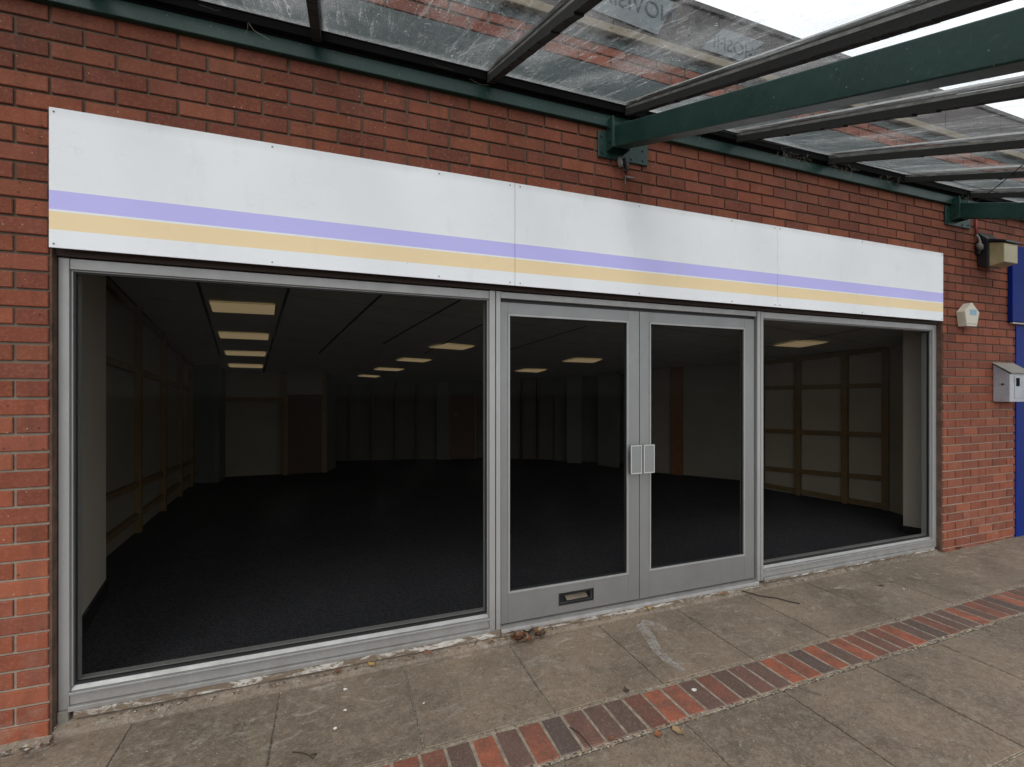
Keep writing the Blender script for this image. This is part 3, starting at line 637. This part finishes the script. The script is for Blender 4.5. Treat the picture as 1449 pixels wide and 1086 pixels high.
# cobwebs along the gutter
wb = MB(); rnd = random.Random(5)
for cx_, n_ in ((-.45, 3), (0.6, 2), (2.25, 8), (3.25, 26), (3.85, 26), (4.4, 18), (5.45, 22), (6.2, 10)):
    for _ in range(n_):
        a = Vector((cx_ + rnd.uniform(-.16, .16), -.085 - rnd.random() * .03, 3.31 + rnd.uniform(-.01, .035)))
        b = a + Vector((rnd.uniform(-.12, .12), -rnd.uniform(0, .03), -rnd.uniform(.0, .11)))
        m_ = (a + b) / 2 + Vector((rnd.uniform(-.02, .02), 0, -rnd.uniform(.0, .03)))
        wb.tube([a, (a + m_) / 2 + Vector((0, 0, -.006)), m_, (m_ + b) / 2, b], rnd.uniform(.0003, .0009), 3)
tag(wb.build('cobwebs', M['web']), 'dusty cobwebs hanging along the canopy wall angle', 'cobweb', kind='stuff')

# cable stub under the first bracket
cs = thing('cable_joint', (1.80, -.06, 2.98), 'grey cable end with black connector hanging below the green bracket', 'cable')
MB().tube([(1.742, -.072, 3.035), (1.745, -.078, 3.00), (1.748, -.080, 2.97)], [.012, .019, .013], 10).build('connector', M['cable'], cs, smooth=True)
MB().tube([(1.775, -.068, 3.03), (1.795, -.078, 2.995), (1.800, -.075, 2.965), (1.79, -.07, 2.94)], [.016, .018, .012, .008], 10).build('plug', M['blackp'], cs, smooth=True)
MB().tube([(1.80, -.055, 2.925), (1.84, -.060, 2.922), (1.88, -.055, 2.93)], [.009, .006, .003], 8).tube([(1.80, -.055, 2.925), (1.801, -.052, 2.86)], .003, 6).build('clip', M['cable'], cs, smooth=True)

# ------------------------------------------------------------------ floodlight
fdl = thing('floodlight', (5.86, BY, 2.85), 'black wall floodlight with yellowed lens beside the blue shop', 'floodlight')
xa, xb = 5.756, 5.985
MB().hexa([(xa, -.135, 2.66), (xb, -.135, 2.66), (xb, BY - .002, 2.70), (xa, BY - .002, 2.70), (xa, -.135, 2.93), (xb, -.135, 2.93), (xb, BY - .002, 3.03), (xa, BY - .002, 3.03)]).build('housing', M['blackp'], fdl, 0.008)
MB().hexa([(xa - .006, -.262, 2.868), (xb + .006, -.262, 2.868), (xb + .006, -.1355, 2.905), (xa - .006, -.1355, 2.905), (xa - .006, -.262, 2.888), (xb + .006, -.262, 2.888), (xb + .006, -.1355, 2.936), (xa - .006, -.1355, 2.936)]).build('hood', M['blackp'], fdl, 0.004)
MB().hexa([(xa + .004, -.245, 2.690), (xb - .004, -.245, 2.690), (xb - .004, -.136, 2.672), (xa + .004, -.136, 2.672), (xa + .004, -.245, 2.866), (xb - .004, -.245, 2.866), (xb - .004, -.136, 2.900), (xa + .004, -.136, 2.900)]).build('lens', M['lens'], fdl, 0.006)
MB().box(xa - .03, xa - .002, -.085, BY - .002, 2.80, 2.92).build('connection_box', M['blackp'], fdl, 0.006)
MB().tube([(xa - .035, -.06, 2.99), (xa - .028, -.075, 2.95), (xa - .035, -.09, 2.90), (xa - .05, -.08, 2.86)], .011, 8).tube([(xa - .045, -.075, 2.90), (xa - .025, -.085, 2.87), (xa - .01, -.085, 2.84)], [.020, .026, .018], 8).build('cable_gland', M['cable'], fdl, smooth=True)
MB().tube([(xa - .040, -.06, 3.14), (xa - .038, -.058, 3.06), (xa - .035, -.06, 2.985)], .010, 8).build('feed_cable', M['red'], fdl, smooth=True)
# alarm box
al = thing('alarm_box', (5.54, BY, 2.2), 'cream five-sided burglar alarm box with pale blue label', 'alarm')
pent = [(5.535, 2.322), (5.425, 2.236), (5.456, 2.100), (5.610, 2.100), (5.652, 2.236)]
f_ = MB().prism([(x, -.117, z) for x, z in pent], (0, .0695, 0)); f_.build('cover', M['cream'], al, 0.005, segs=3)
MB().box(5.5, 5.60, -.1185, -.1173, 2.205, 2.255).build('sticker', M['sticker'], al)
MB().box(5.4475, 5.625, -.1182, -.1172, 2.1205, 2.1245).build('seam', M['cable'], al)
# metal box
bxo = thing('wall_box', (6.2, BY, 1.55), 'small grey metal wall box with sloping lid and scribbles', 'box')
xa, xb = 6.026, 6.372
MB().prism([(xa, -.047, 1.395), (xa, -.169, 1.395), (xa, -.169, 1.664), (xa, -.047, 1.756)], (xb - xa, 0, 0)).build('case', M['graf'], bxo, 0.003)
MB().hexa([(xa - .01, -.185, 1.666), (xb + .01, -.185, 1.666), (xb + .01, BY - .001, 1.768), (xa - .01, BY - .001, 1.768), (xa - .01, -.185, 1.676), (xb + .01, -.185, 1.676), (xb + .01, BY - .001, 1.779), (xa - .01, BY - .001, 1.779)]).build('lid', M['roofm'], bxo, 0.002)
MB().box(6.105, 6.36, -.1725, -.1695, 1.43, 1.645).build('front_door', M['graf'], bxo, 0.002)
MB().box(6.125, 6.185, -.1745, -.1728, 1.545, 1.625).build('opening', M['black'], bxo)
MB().tube([(xa - .012, -.12, 1.565), (xa - .0005, -.12, 1.565)], .010, 8).build('lock', M['blackp'], bxo)
# neighbour
nb = thing('neighbouring_shopfront', (7.4, 0, 0), 'royal blue painted shopfront at the right edge', 'shopfront')
MB().box(6.407, 7.1, -.055, .2, gz(6.6) - .03, 2.160).build('pilaster', M['blue'], nb, 0.004)
MB().box(6.275, 10.4, -.085, BY - .004, 2.190, 2.943).box(6.605, 10.4, -.04, .2, 2.235, 2.95).build('fascia_panel', M['blue'], nb, 0.004)
MB().box(6.30, 10.4, -.078, BY - .004, 2.168, 2.185).build('drip_trim', M['trim'], nb, 0.002)
MB().box(7.101, 10.4, .05, .2, 0.0, 0.6).build('stall_riser', M['blue'], nb, 0.004)
for i in range(3):
    q = 7.102 + i * 1.1
    MB().box(q, q + .06, .04, .12, 0.605, 2.19).build('mullion', M['blue'], nb, 0.003)
    MB().box(q + .0605, q + 1.099, .07, .08, 0.605, 2.19).build('dark_pane', M['black'], nb)

# ------------------------------------------------------------------ interior
fp = on_floor
flr = MB().poly([(-3.2, .08, FLOOR), (9.5, .08, FLOOR), (9.5, 9.0, FLOOR), (-3.2, 9.0, FLOOR)])
struct(flr.build('carpet_floor', M['carpet']))
ce = MB(); NX, NY = 16, 12
gx = [-3.2 + 12.7 * i / NX for i in range(NX + 1)]; gy = [.225 + 8.775 * j / NY for j in range(NY + 1)]
for i in range(NX):
    for j in range(NY):
        ce.poly([(gx[i], gy[j], zc(gx[i], gy[j])), (gx[i], gy[j+1], zc(gx[i], gy[j+1])), (gx[i+1], gy[j+1], zc(gx[i+1], gy[j+1])), (gx[i+1], gy[j], zc(gx[i+1], gy[j]))])
struct(ce.build('ceiling', M['ceil'], smooth=True))
# roof slab above and outer shell so no light leaks in
sh = MB().box(-3.3, 9.6, .225, 9.2, 3.35, 3.5)
struct(sh.build('roof_slab', M['clad']))
# ceiling bars from pairs of points
tb = MB()
def cbar(p, q, w=.012, extend=0):
    a = on_ceiling(*p); b = on_ceiling(*q); d = (b - a).normalized(); n_ = Vector((-d.y, d.x, 0)).normalized() * w
    a -= d * extend; K = 8
    for i in range(K):
        s = a + (b - a) * (i / K); e = a + (b - a) * ((i + 1) / K)
        for v in (s, e): v.z = zc(v.x, v.y) - .006
        tb.poly([s - n_, e - n_, e + n_, s + n_])
for p, q in (((279, 396), (311, 503)), ((409, 406), (373, 526)), ((542, 414), (451, 500)), ((655, 422), (542, 486)), ((700, 450), (600, 500)), ((152, 390), (262, 505)), ((800, 470), (690, 505)), ((1190, 470), (1010, 505))):
    cbar(p, q, .014, .4)
for k in range(14):
    y_ = .45 + k * .6
    for i in range(NX * 2):
        xa = -3.2 + 12.7 * i / (NX * 2); xb = -3.2 + 12.7 * (i + 1) / (NX * 2)
        tb.poly([(xa, y_, zc(xa, y_) - .004), (xa, y_ + .012, zc(xa, y_) - .004), (xb, y_ + .012, zc(xb, y_) - .004), (xb, y_, zc(xb, y_) - .004)])
struct(tb.build('ceiling_bars', M['tbar']))
# lights
lights = [
 ('left row', [((292,426),(393,431),(391,446.5),(298,442)), ((306,470),(383,473),(382,482),(309,479)), ((315,497),(379,498.7),(377,505),(318,503)), ((321,515.3),(374,517),(373,521.5),(323,520))]),
 ('middle row', [((603,492.5),(629.5,486),(675,490.3),(655.5,495.8)), ((557.5,510.7),(569.5,507.2),(613.3,509.7),(600.3,513.3)), ((526.4,523.7),(535.5,520.8),(574.4,523),(563,525.7)), ((504,532.8),(512.8,531.0),(539.7,532.8),(532.2,534.6))]),
 ('door row', [((792.2,512.2),(812.9,507.3),(854.8,508.8),(840.2,514)), ((725.6,525.9),(741.4,522.6),(776.4,523.4),(761.2,527.6))]),
 ('right window', [((1089.5,489.7),(1127.3,482),(1175.7,484.7),(1133,492.4))])]
nm = ['nearest to the glass', 'second from the glass', 'third from the glass', 'farthest from the glass']
lab = {'left row': 'ceiling light in the left window row above the shelving, ', 'middle row': 'ceiling light in the slanting middle row, ',
       'door row': 'ceiling light seen through the left door pane, ', 'right window': 'only ceiling light seen through the right window, '}
for rn, L in lights:
    for i, qd in enumerate(L):
        P_ = [on_ceiling(a, b, .012) for a, b in qd]
        c_ = sum(P_, Vector()) / 4
        if rn == 'right window': lb = 'only ceiling light seen through the right hand window'
        elif rn == 'door row': lb = lab[rn] + ('larger and nearer one' if i == 0 else 'smaller and farther one')
        else: lb = lab[rn] + nm[i]
        t_ = thing('ceiling_light', c_, lb, 'ceiling light', 'recessed ceiling lights')
        inn = [c_ + (p - c_) * .93 for p in P_]
        d_ = MB().poly(inn); d_.build('diffuser', M['lamp'], t_)
        fr = MB()
        lo = Vector((0, 0, -.004)); fr.v = [tuple(p + lo) for p in P_ + inn]
        for a in range(4):
            b = (a + 1) % 4; fr.f.append((a, b, 4 + b, 4 + a)); fr.c.append((1, 1, 1))
        fr.build('frame', M['lampf'], t_)
# vent
# walls helper: vertical wall strip between two floor points
def wallseg(m, a, b, z0=FLOOR, z1=None, off=0.0, th=0.06):
    a, b = Vector(a), Vector(b); d = (b - a); d.z = 0; n_ = Vector((-d.y, d.x, 0)).normalized()
    a_ = a - n_ * off; b_ = b - n_ * off
    def top(p): return (zc(p.x, p.y) - .001) if z1 is None else z1
    pts = []
    for p in (a_, b_): pts.append((p.x, p.y, z0))
    for p in (b_ + n_ * th, a_ + n_ * th): pts.append((p.x, p.y, z0))
    pts += [(a_.x, a_.y, top(a_)), (b_.x, b_.y, top(b_)), (b_.x + n_.x * th, b_.y + n_.y * th, top(b_)), (a_.x + n_.x * th, a_.y + n_.y * th, top(a_))]
    m.hexa(pts)
def frac(A, Bp, px):
    best = min(range(0, 401), key=lambda k: abs(projx(A + (Bp - A) * (k / 400)) - px)); return best / 400
def projx(p):
    dx, dy = p.x, p.y + D; return CX + F * (CS * dx - SN * dy) / (SN * dx + CS * dy)
LA, LB = fp(151, 788), fp(272, 685)
dl = (LA - LB).normalized(); LF = LA + dl * 1.6
w = MB(); wallseg(w, LF, LB + (LB - LA) * .15); struct(w.build('interior_wall_left', M['wall']))
P1, P2 = fp(112, 904), fp(150, 841)
w = MB()
d_ = (P1 - P2).normalized(); Pf = P1 + d_ * .62
w.hexa([(Pf.x - .5, Pf.y, FLOOR), (Pf.x, Pf.y, FLOOR), (P2.x, P2.y, FLOOR), (P2.x - .5, P2.y, FLOOR), (Pf.x - .5, Pf.y, 2.75), (Pf.x, Pf.y, 2.75), (P2.x, P2.y, 2.6), (P2.x - .5, P2.y, 2.6)])
struct(w.build('interior_pier_left', M['pil']))
s_ = MB().hexa([(Pf.x, Pf.y, FLOOR), (Pf.x + .014, Pf.y, FLOOR), (P2.x + .014, P2.y, FLOOR), (P2.x, P2.y, FLOOR), (Pf.x, Pf.y, .16), (Pf.x + .014, Pf.y, .16), (P2.x + .014, P2.y, .16), (P2.x, P2.y, .16)])
struct(s_.build('skirting', M['skirt']))
# back walls
B = [fp(272, 684), fp(309, 683), fp(317, 675), fp(403, 672), fp(460, 668), fp(475, 662), fp(482, 655.5), fp(530, 652), fp(617, 650), fp(633, 650), fp(690, 648)]
w = MB(); wallseg(w, B[0], B[1]); wallseg(w, B[1], B[1] + Vector((0, .8, 0)));
struct(w.build('interior_pier_back', M['pilb']))
w = MB(); wallseg(w, B[2] - Vector((.3, 0, 0)), B[4] + Vector((.02, 0, 0))); wallseg(w, B[4], B[4] + Vector((0, .95, 0))); struct(w.build('interior_partition', M['wall']))
w = MB(); wallseg(w, B[4] + Vector((.02, -.05, 0)), B[5]); wallseg(w, B[8] + Vector((0, -.08, 0)), B[9] + Vector((0, -.08, 0)))
wallseg(w, fp(802, 655), fp(823, 656)); wallseg(w, fp(846, 658), fp(874, 662))
struct(w.build('interior_pier', M['pilb']))
BR = Vector((7.6, 6.2, FLOOR))
w = MB(); wallseg(w, B[5] + Vector((-.1, .9, 0)), B[10] + Vector((.1, 0, 0))); wallseg(w, B[10], fp(790, 651)); wallseg(w, fp(785, 652), fp(889, 656)); wallseg(w, fp(880, 656), fp(925, 667))
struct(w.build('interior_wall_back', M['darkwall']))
RA, RB = fp(1083, 692), fp(1255, 722)
RC = fp(920, 668)
w = MB(); wallseg(w, RC, fp(1050, 680)); wallseg(w, fp(1050, 680), RA); struct(w.build('interior_wall_right', M['wall']))
w = MB(); wallseg(w, RA, RB); wallseg(w, RB, fp(1276, 729)); wallseg(w, fp(1276, 729), Vector((6.2, .23, FLOOR)))
struct(w.build('interior_wall_right', M['wallr']))
q1, q2 = fp(1278, 752), fp(1303, 756)
e_ = q1 + (q2 - q1) * ((q1.y - .224) / (q1.y - q2.y))
w = MB().hexa([(e_.x, .224, FLOOR), (e_.x + .6, .224, FLOOR), (q1.x + .67, q1.y, FLOOR), (q1.x, q1.y, FLOOR), (e_.x, .224, 2.6), (e_.x + .6, .224, 2.6), (q1.x + .67, q1.y, 2.6), (q1.x, q1.y, 2.6)])
struct(w.build('interior_pier_right', M['pil']))
struct(MB().hexa([(e_.x - .010, .224, FLOOR), (e_.x - .001, .224, FLOOR), (q1.x - .001, q1.y, FLOOR), (q1.x - .010, q1.y, FLOOR), (e_.x - .010, .224, .11), (e_.x - .001, .224, .11), (q1.x - .001, q1.y, .11), (q1.x - .010, q1.y, .11)]).build('skirting', M['skirt']))
# front inner returns closing the shop front at both ends
struct(MB().box(-3.2, XL - .02, .221, .26, FLOOR, 3.0).box(6.1, 9.5, .221, .26, FLOOR, 3.0).box(-3.2, 9.5, .221, .26, 2.2, 3.2).build('interior_wall_front', M['wall']))
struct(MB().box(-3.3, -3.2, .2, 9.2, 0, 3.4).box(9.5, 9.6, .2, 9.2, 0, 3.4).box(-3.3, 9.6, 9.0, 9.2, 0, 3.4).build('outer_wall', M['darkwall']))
# partition beam and doors
def interior_door(a, b, hz_, lb, off=.03):
    a, b = Vector(a), Vector(b)
    t_ = thing('interior_door', (a + b) / 2, lb, 'door')
    m = MB(); wallseg(m, a, b, FLOOR + .005, hz_, off, .03); m.build('door_leaf', M['wooddoor'], t_, .003)
    d = (b - a).normalized(); n_ = Vector((-d.y, d.x, 0)) * -(off + .03); f = MB()
    for p in (a, b):
        q = p + n_ * .5; f.box(q.x - .03, q.x + .03, q.y - .02, q.y + .06, FLOOR, hz_ + .05)
    f.build('door_frame', M['wood'], t_)
    h = a + (b - a) * .12 + n_ + Vector((0, 0, .95)); MB().tube([h, h + d * .10], .010, 8).build('handle', M['plate'], t_)
interior_door(fp(405, 672), fp(458, 668.5), H - .08, 'brown door in the back partition, left of the middle pillar')
interior_door(fp(636, 650), fp(671, 649), H - .12, 'brown door far back, seen beside the left mullion', .10)
for (pa, pb_) in ((496, 652.8), (527, 652.3), (560, 651.4), (590, 650.8), (700, 649.2), (738, 650), (760, 650.5)):
    q_ = fp(pa, pb_); tr_ = MB().box(q_.x - .02, q_.x + .02, q_.y - .07, q_.y - .002, FLOOR, zc(q_.x, q_.y) - .01).build('wall_batten', M['wooddoor'])
    tag(tr_, 'dark vertical batten on the far back wall of the empty shop', 'batten', 'battens on the far back wall')
pb = thing('partition_trim', B[2], 'dark timber trim dividing the pale back partition panels', 'trim')
m = MB(); wallseg(m, B[2], B[4], H - .19, H - .13, .04, .04); m.build('rail', M['wood'], pb)
for px_ in (317, 403, 460):
    b_ = fp(px_, 672 if px_ < 450 else 668); m = MB(); m.box(b_.x - .03, b_.x + .03, b_.y - .05, b_.y - .001, FLOOR, zc(b_.x, b_.y) - .01); m.build('post', M['wood'], pb)
bp = thing('timber_post', fp(958, 669), 'brown timber post on the wall behind the right door pane', 'post')
W0, W1 = RC, fp(1050, 680)
m = MB(); wallseg(m, W0 + (W1 - W0) * frac(W0, W1, 950), W0 + (W1 - W0) * frac(W0, W1, 967), FLOOR, None, .05, .045); m.build('post_board', M['postw'], bp)
ve = on_ceiling(662, 462)
# wall racking
def rack(name, lb, A, Bp, posts, rails, toward):
    """posts: fractions along A->B; rails: (zA, zB)"""
    t_ = thing(name, A, lb, 'shelving'); d = (Bp - A); n_ = Vector(toward)
    for f in posts:
        p = A + d * f; e = d.normalized() * .035
        a, b = p - e, p + e
        m = MB(); zt = min(zc(a.x, a.y), 2.7) - .02
        m.hexa([(a.x, a.y, FLOOR), (b.x, b.y, FLOOR), (b.x + n_.x * .06, b.y + n_.y * .06, FLOOR), (a.x + n_.x * .06, a.y + n_.y * .06, FLOOR),
                (a.x, a.y, zt), (b.x, b.y, zt), (b.x + n_.x * .06, b.y + n_.y * .06, zt), (a.x + n_.x * .06, a.y + n_.y * .06, zt)])
        m.build('post', M['wood'], t_, .003)
    for (za, zb) in rails:
        a, b = A, Bp; o1 = n_ * .001; o2 = n_ * .045; hh = .03
        m = MB().hexa([tuple(a + o1)[:2] + (za - hh,), tuple(b + o1)[:2] + (zb - hh,), tuple(b + o2)[:2] + (zb - hh,), tuple(a + o2)[:2] + (za - hh,),
                       tuple(a + o1)[:2] + (za + hh,), tuple(b + o1)[:2] + (zb + hh,), tuple(b + o2)[:2] + (zb + hh,), tuple(a + o2)[:2] + (za + hh,)])
        m.build('rail', M['wood'], t_, .003)
LA2 = LA + dl * .0
rack('wall_racking', 'timber wall racking on the left side wall, seen through the large window', LA + dl * .5, LB,
     [frac(LA + dl * .5, LB, p) for p in (191, 227, 251, 267)], [(2.50, 1.86), (1.80, 1.49), (0.60, 0.42), (0.23, 0.22)], (1, 0, 0))
RM = (RB - RA)
nR = Vector((RM.y, -RM.x, 0)).normalized(); nR = nR if nR.x < 0 else -nR
rack('wall_racking', 'timber wall racking grid on the right side wall, seen through the right window', RA + (RA - RB) * .2, RB,
     [frac(RA + (RA - RB) * .2, RB, p) for p in (1131, 1197, 1256)], [(H + .375, H + .50), (H + .02, H + .055), (H - .61, H - .55), (H - 1.17, H - 1.08), (H - 1.40, H - 1.42)], tuple(nR))

# ------------------------------------------------------------------ litter
def leaf(m, p, size, ang, curl, c):
    """pointed oval leaf with fold along the midrib"""
    n_ = 9; L = size; ca, sa = math.cos(ang), math.sin(ang); ps = []
    for i in range(n_ + 1):
        t = i / n_; w_ = L * .27 * math.sin(math.pi * t ** .8) ** .9 * (1 + .3 * math.sin(13 * t + ang)); x_ = (t - .5) * L; z_ = curl * L * (4 * (t - .5) ** 2) * .5 + .003
        ps.append((x_, w_, z_))
    b = len(m.v)
    for (x_, w_, z_) in ps:
        for s in (-1, 0, 1):
            xx = x_; yy = w_ * s; zz = z_ + abs(s) * w_ * curl * .9
            m.v.append((p[0] + xx * ca - yy * sa, p[1] + xx * sa + yy * ca, p[2] + zz))
    for i in range(n_):
        for s in (0, 1):
            a = b + i * 3 + s; m.f.append((a, a + 3, a + 4, a + 1)); m.c.append(c)
    m.tube([(p[0] + L * .5 * ca, p[1] + L * .5 * sa, p[2] + ps[-1][2]), (p[0] + L * .75 * ca, p[1] + L * .75 * sa, p[2] + .004)], [.0012, .0008], 4, c)
LC = dict(brown=(0.17, 0.065, 0.03), rust=(0.26, 0.09, 0.035), yellow=(0.48, 0.30, 0.08), dark=(0.05, 0.03, 0.02), tan=(0.30, 0.19, 0.09))
def put_leaf(px, py, size, colr, lb, curl=.4, grp=None):
    g = on_ground(px, py); g.z = gz(g.x) + .002
    if g.y > -0.03: g.y = -0.035; g.z = gz(g.x) * .5 + .02
    m = MB(); leaf(m, (0, 0, 0), size, random.uniform(0, 6.28), curl * .45, LC[colr])
    o = m.build('fallen_leaf', M['leaf'], smooth=True); o.location = g
    tag(o, lb, 'leaf', grp)
rnd = random.Random(3)
for i in range(14):
    u = rnd.random()
    x_ = 0.985 + u * .22; y_ = -.030 - rnd.random() * .05
    m = MB(); leaf(m, (0, 0, 0), rnd.uniform(.06, .10), rnd.uniform(0, 6.28), rnd.uniform(.35, .8), LC[rnd.choice(['brown', 'rust', 'brown', 'dark', 'tan'])])
    o = m.build('fallen_leaf', M['leaf'], smooth=True); o.location = (x_, y_, gz(x_) + .012 + rnd.random() * .025)
    o.rotation_euler = (rnd.uniform(-.5, .5), rnd.uniform(-.5, .5), 0)
    tag(o, 'curled brown leaf in the heap at the left foot of the doors', 'leaf', 'curled leaves heaped at the door foot')
put_leaf(911, 861, .05, 'yellow', 'bright yellow leaf lying on the sill bed under the doors', .25)
put_leaf(1016, 841, .055, 'rust', 'rust coloured leaf near the right end of the door threshold', .4)
put_leaf(931, 1041, .055, 'rust', 'rust leaf lying just below the brick strip', .5)
put_leaf(960, 1037, .065, 'tan', 'tan leaf with green tinge lying below the brick strip', .5)
put_leaf(1357, 777, .08, 'dark', 'dark shrivelled leaf at the foot of the right brick pier', .8)
put_leaf(525, 945, .05, 'yellow', 'small yellow leaf below the left window', .2)
put_leaf(478, 952, .05, 'brown', 'small brown leaf on the concrete kerb below the left window', .3)
put_leaf(603, 926, .05, 'rust', 'small rust leaf beside a slab joint under the left window', .5)
put_leaf(886, 979, .05, 'dark', 'dark twiggy leaf on the upper edge of the brick strip', .8)
put_leaf(686, 901, .04, 'tan', 'small tan leaf by the foot of the left mullion', .5)
put_leaf(1247, 830, .045, 'dark', 'thin dark leaf on the slab before the right window', .6)
put_leaf(866, 1047, .04, 'brown', 'brown crumpled leaf on the lower joint of brick strip', .6)
# paper chips
def chip(px, py, s, lb):
    g = on_ground(px, py); m = MB(); k = 6
    m.poly([(math.cos(6.28 * i / k) * s * random.uniform(.6, 1.1), math.sin(6.28 * i / k) * s * random.uniform(.5, 1), random.uniform(.001, .006)) for i in range(k)])
    o = m.build('paper_scrap', M['paper']); o.location = (g.x, g.y, gz(g.x) + .003); tag(o, lb, 'litter')
chip(489, 977, .014, 'largest white paper scrap on the slab below the left window')
chip(488, 1007, .010, 'thin white scrap just below the largest paper scrap')
chip(474, 1033, .011, 'white paper scrap on the slab, nearest the photo bottom')
chip(982, 978, .016, 'white chip lying on the brick strip')
chip(600, 997, .006, 'tiny white chip close to the slab joint')
chip(1279, 835, .009, 'small white chip on the slab before the right window')
chip(1102, 901, .007, 'tiny white chip just above the brick strip')
# twigs
def twig(pts, lb, r_=.0022):
    P = []
    for (a, b) in pts:
        g = on_ground(a, b); P.append((g.x, g.y, gz(g.x) + .005 + random.uniform(0, .004)))
    o = MB().tube(P, r_, 5).build('twig', M['brown'], smooth=True); tag(o, lb, 'twig')
twig([(414, 1066), (425, 1068), (436, 1070), (443, 1076), (448, 1069), (440, 1071)], 'small crooked twig on the slab near the left bottom')
twig([(1050, 838), (1075, 845), (1100, 848), (1118, 853), (1132, 856)], 'long dark twig lying beside the right mullion foot', .004)
twig([(806, 1031), (820, 1040), (838, 1062)], 'thin twig lying across the brick strip')
# crumbs in the joints
cr = MB(); rnd = random.Random(11)
def crumb(x_, y_, s, c, dz=0.0):
    z_ = gz(x_) + dz; b = len(cr.v); a = rnd.uniform(0, 6.28)
    for k in range(4):
        q = a + k * 1.57 + rnd.uniform(-.4, .4); cr.v.append((x_ + math.cos(q) * s * rnd.uniform(.5, 1.4), y_ + math.sin(q) * s * rnd.uniform(.4, 1), z_ + rnd.uniform(.0, .3) * s))
    cr.v.append((x_, y_, z_ + s * rnd.uniform(.3, .8)))
    for k in range(4): cr.f.append((b + k, b + (k + 1) % 4, b + 4)); cr.c.append(c)
cc = [LC['brown'], LC['dark'], LC['tan'], (0.42, 0.38, 0.30), (0.30, 0.26, 0.2), LC['dark'], (0.10, 0.07, 0.05)]
for _ in range(1500):
    crumb(rnd.uniform(-.4, 6.5), -.963 + rnd.gauss(0, .008), rnd.uniform(.003, .009), rnd.choice(cc), -.003)
for _ in range(700):
    crumb(rnd.uniform(-.4, 6.5), -.714 + rnd.gauss(0, .006), rnd.uniform(.003, .007), rnd.choice(cc), -.003)
for _ in range(450):
    x_ = rnd.uniform(-1.5, 5.2); crumb(x_, -.030 + rnd.gauss(0, .012), rnd.uniform(.003, .010), rnd.choice(cc), .012 - gz(x_) * .5)
for _ in range(500):
    crumb(rnd.uniform(-1.5, 6), rnd.uniform(-1.7, -.05), rnd.uniform(.0015, .005), rnd.choice(cc), .001)
for _ in range(120):
    crumb(rnd.uniform(-2.2, -1.15), -.085 + rnd.gauss(0, .015), rnd.uniform(.004, .014), rnd.choice(cc), .006)
tag(cr.build('joint_litter', M['leaf']), 'crumbs of leaf and grit along joints and sill', 'litter', kind='stuff')
# chalk smear
ch = MB()
def strip(pts, w0):
    G = [on_ground(a, b) for a, b in pts]
    for i in range(len(G) - 1):
        a, b = G[i], G[i + 1]; d = (b - a).normalized(); n_ = Vector((-d.y, d.x, 0))
        wa, wb_ = w0[i], w0[i + 1]
        ch.poly([(*(a - n_ * wa).xy, gz(a.x) + .0045), (*(b - n_ * wb_).xy, gz(b.x) + .0045), (*(b + n_ * wb_).xy, gz(b.x) + .0045), (*(a + n_ * wa).xy, gz(a.x) + .0045)])
strip([(905, 884), (918, 900), (930, 922), (945, 936), (967, 950)], [.03, .035, .03, .028, .02])
strip([(907, 881), (925, 884), (944, 893)], [.035, .03, .015])
tag(ch.build('chalk_smear', M['chalk']), 'pale arrow-like chalk smear on the slab before the doors', 'mark')

# ------------------------------------------------------------------ world, sun, camera
SE, SA = 52, 200
wd = bpy.data.worlds.new('World'); sc.world = wd; wd.use_nodes = True; nt = wd.node_tree; nt.nodes.clear()
wo = nt.nodes.new('ShaderNodeOutputWorld'); bg = nt.nodes.new('ShaderNodeBackground'); sky = nt.nodes.new('ShaderNodeTexSky')
sky.sky_type = 'NISHITA'; sky.sun_disc = False; sky.sun_elevation = R(SE); sky.sun_rotation = R(SA - 30)
sky.air_density = 1.0; sky.dust_density = 3.0; sky.ozone_density = 1.0
hs = nt.nodes.new('ShaderNodeHueSaturation'); hs.inputs['Saturation'].default_value = 0.12
mx = nt.nodes.new('ShaderNodeMix'); mx.data_type = 'RGBA'; mx.inputs[0].default_value = 0.65
mx.inputs[7].default_value = (12.5, 12.9, 13.4, 1)
nt.links.new(sky.outputs[0], hs.inputs['Color']); nt.links.new(hs.outputs[0], mx.inputs[6]); nt.links.new(mx.outputs[2], bg.inputs[0]); nt.links.new(bg.outputs[0], wo.inputs[0])
bg.inputs[1].default_value = 0.175
sl = bpy.data.lights.new('sun', 'SUN'); sl.energy = 1.0; sl.angle = R(25); sl.color = (1.0, 0.96, 0.9)
so = bpy.data.objects.new('sun', sl); col.objects.link(so)
az = R(30); v = Vector((math.sin(az) * math.cos(R(SE)) * -1, -math.cos(az) * math.cos(R(SE)), math.sin(R(SE))))   # toward the sun
so.rotation_euler = v.to_track_quat('Z', 'Y').to_euler(); so.location = v * 20
sky.sun_rotation = math.atan2(v.x, v.y)
cam = bpy.data.cameras.new('camera'); co = bpy.data.objects.new('camera', cam); col.objects.link(co)
cam.sensor_width = 36; cam.lens = 36 * F / 1449; cam.shift_y = 9 / 1449.0; cam.clip_start = 0.05; cam.clip_end = 2000
co.location = (0, -D, H); co.rotation_euler = (R(90), 0, -TH)
sc.camera = co
sc.view_settings.view_transform = 'Standard'; sc.view_settings.look = 'None'; sc.view_settings.exposure = 0
sc.render.engine = 'CYCLES'
sc.cycles.max_bounces = 10; sc.cycles.transparent_max_bounces = 24; sc.cycles.diffuse_bounces = 5
sc.cycles.use_denoising = True
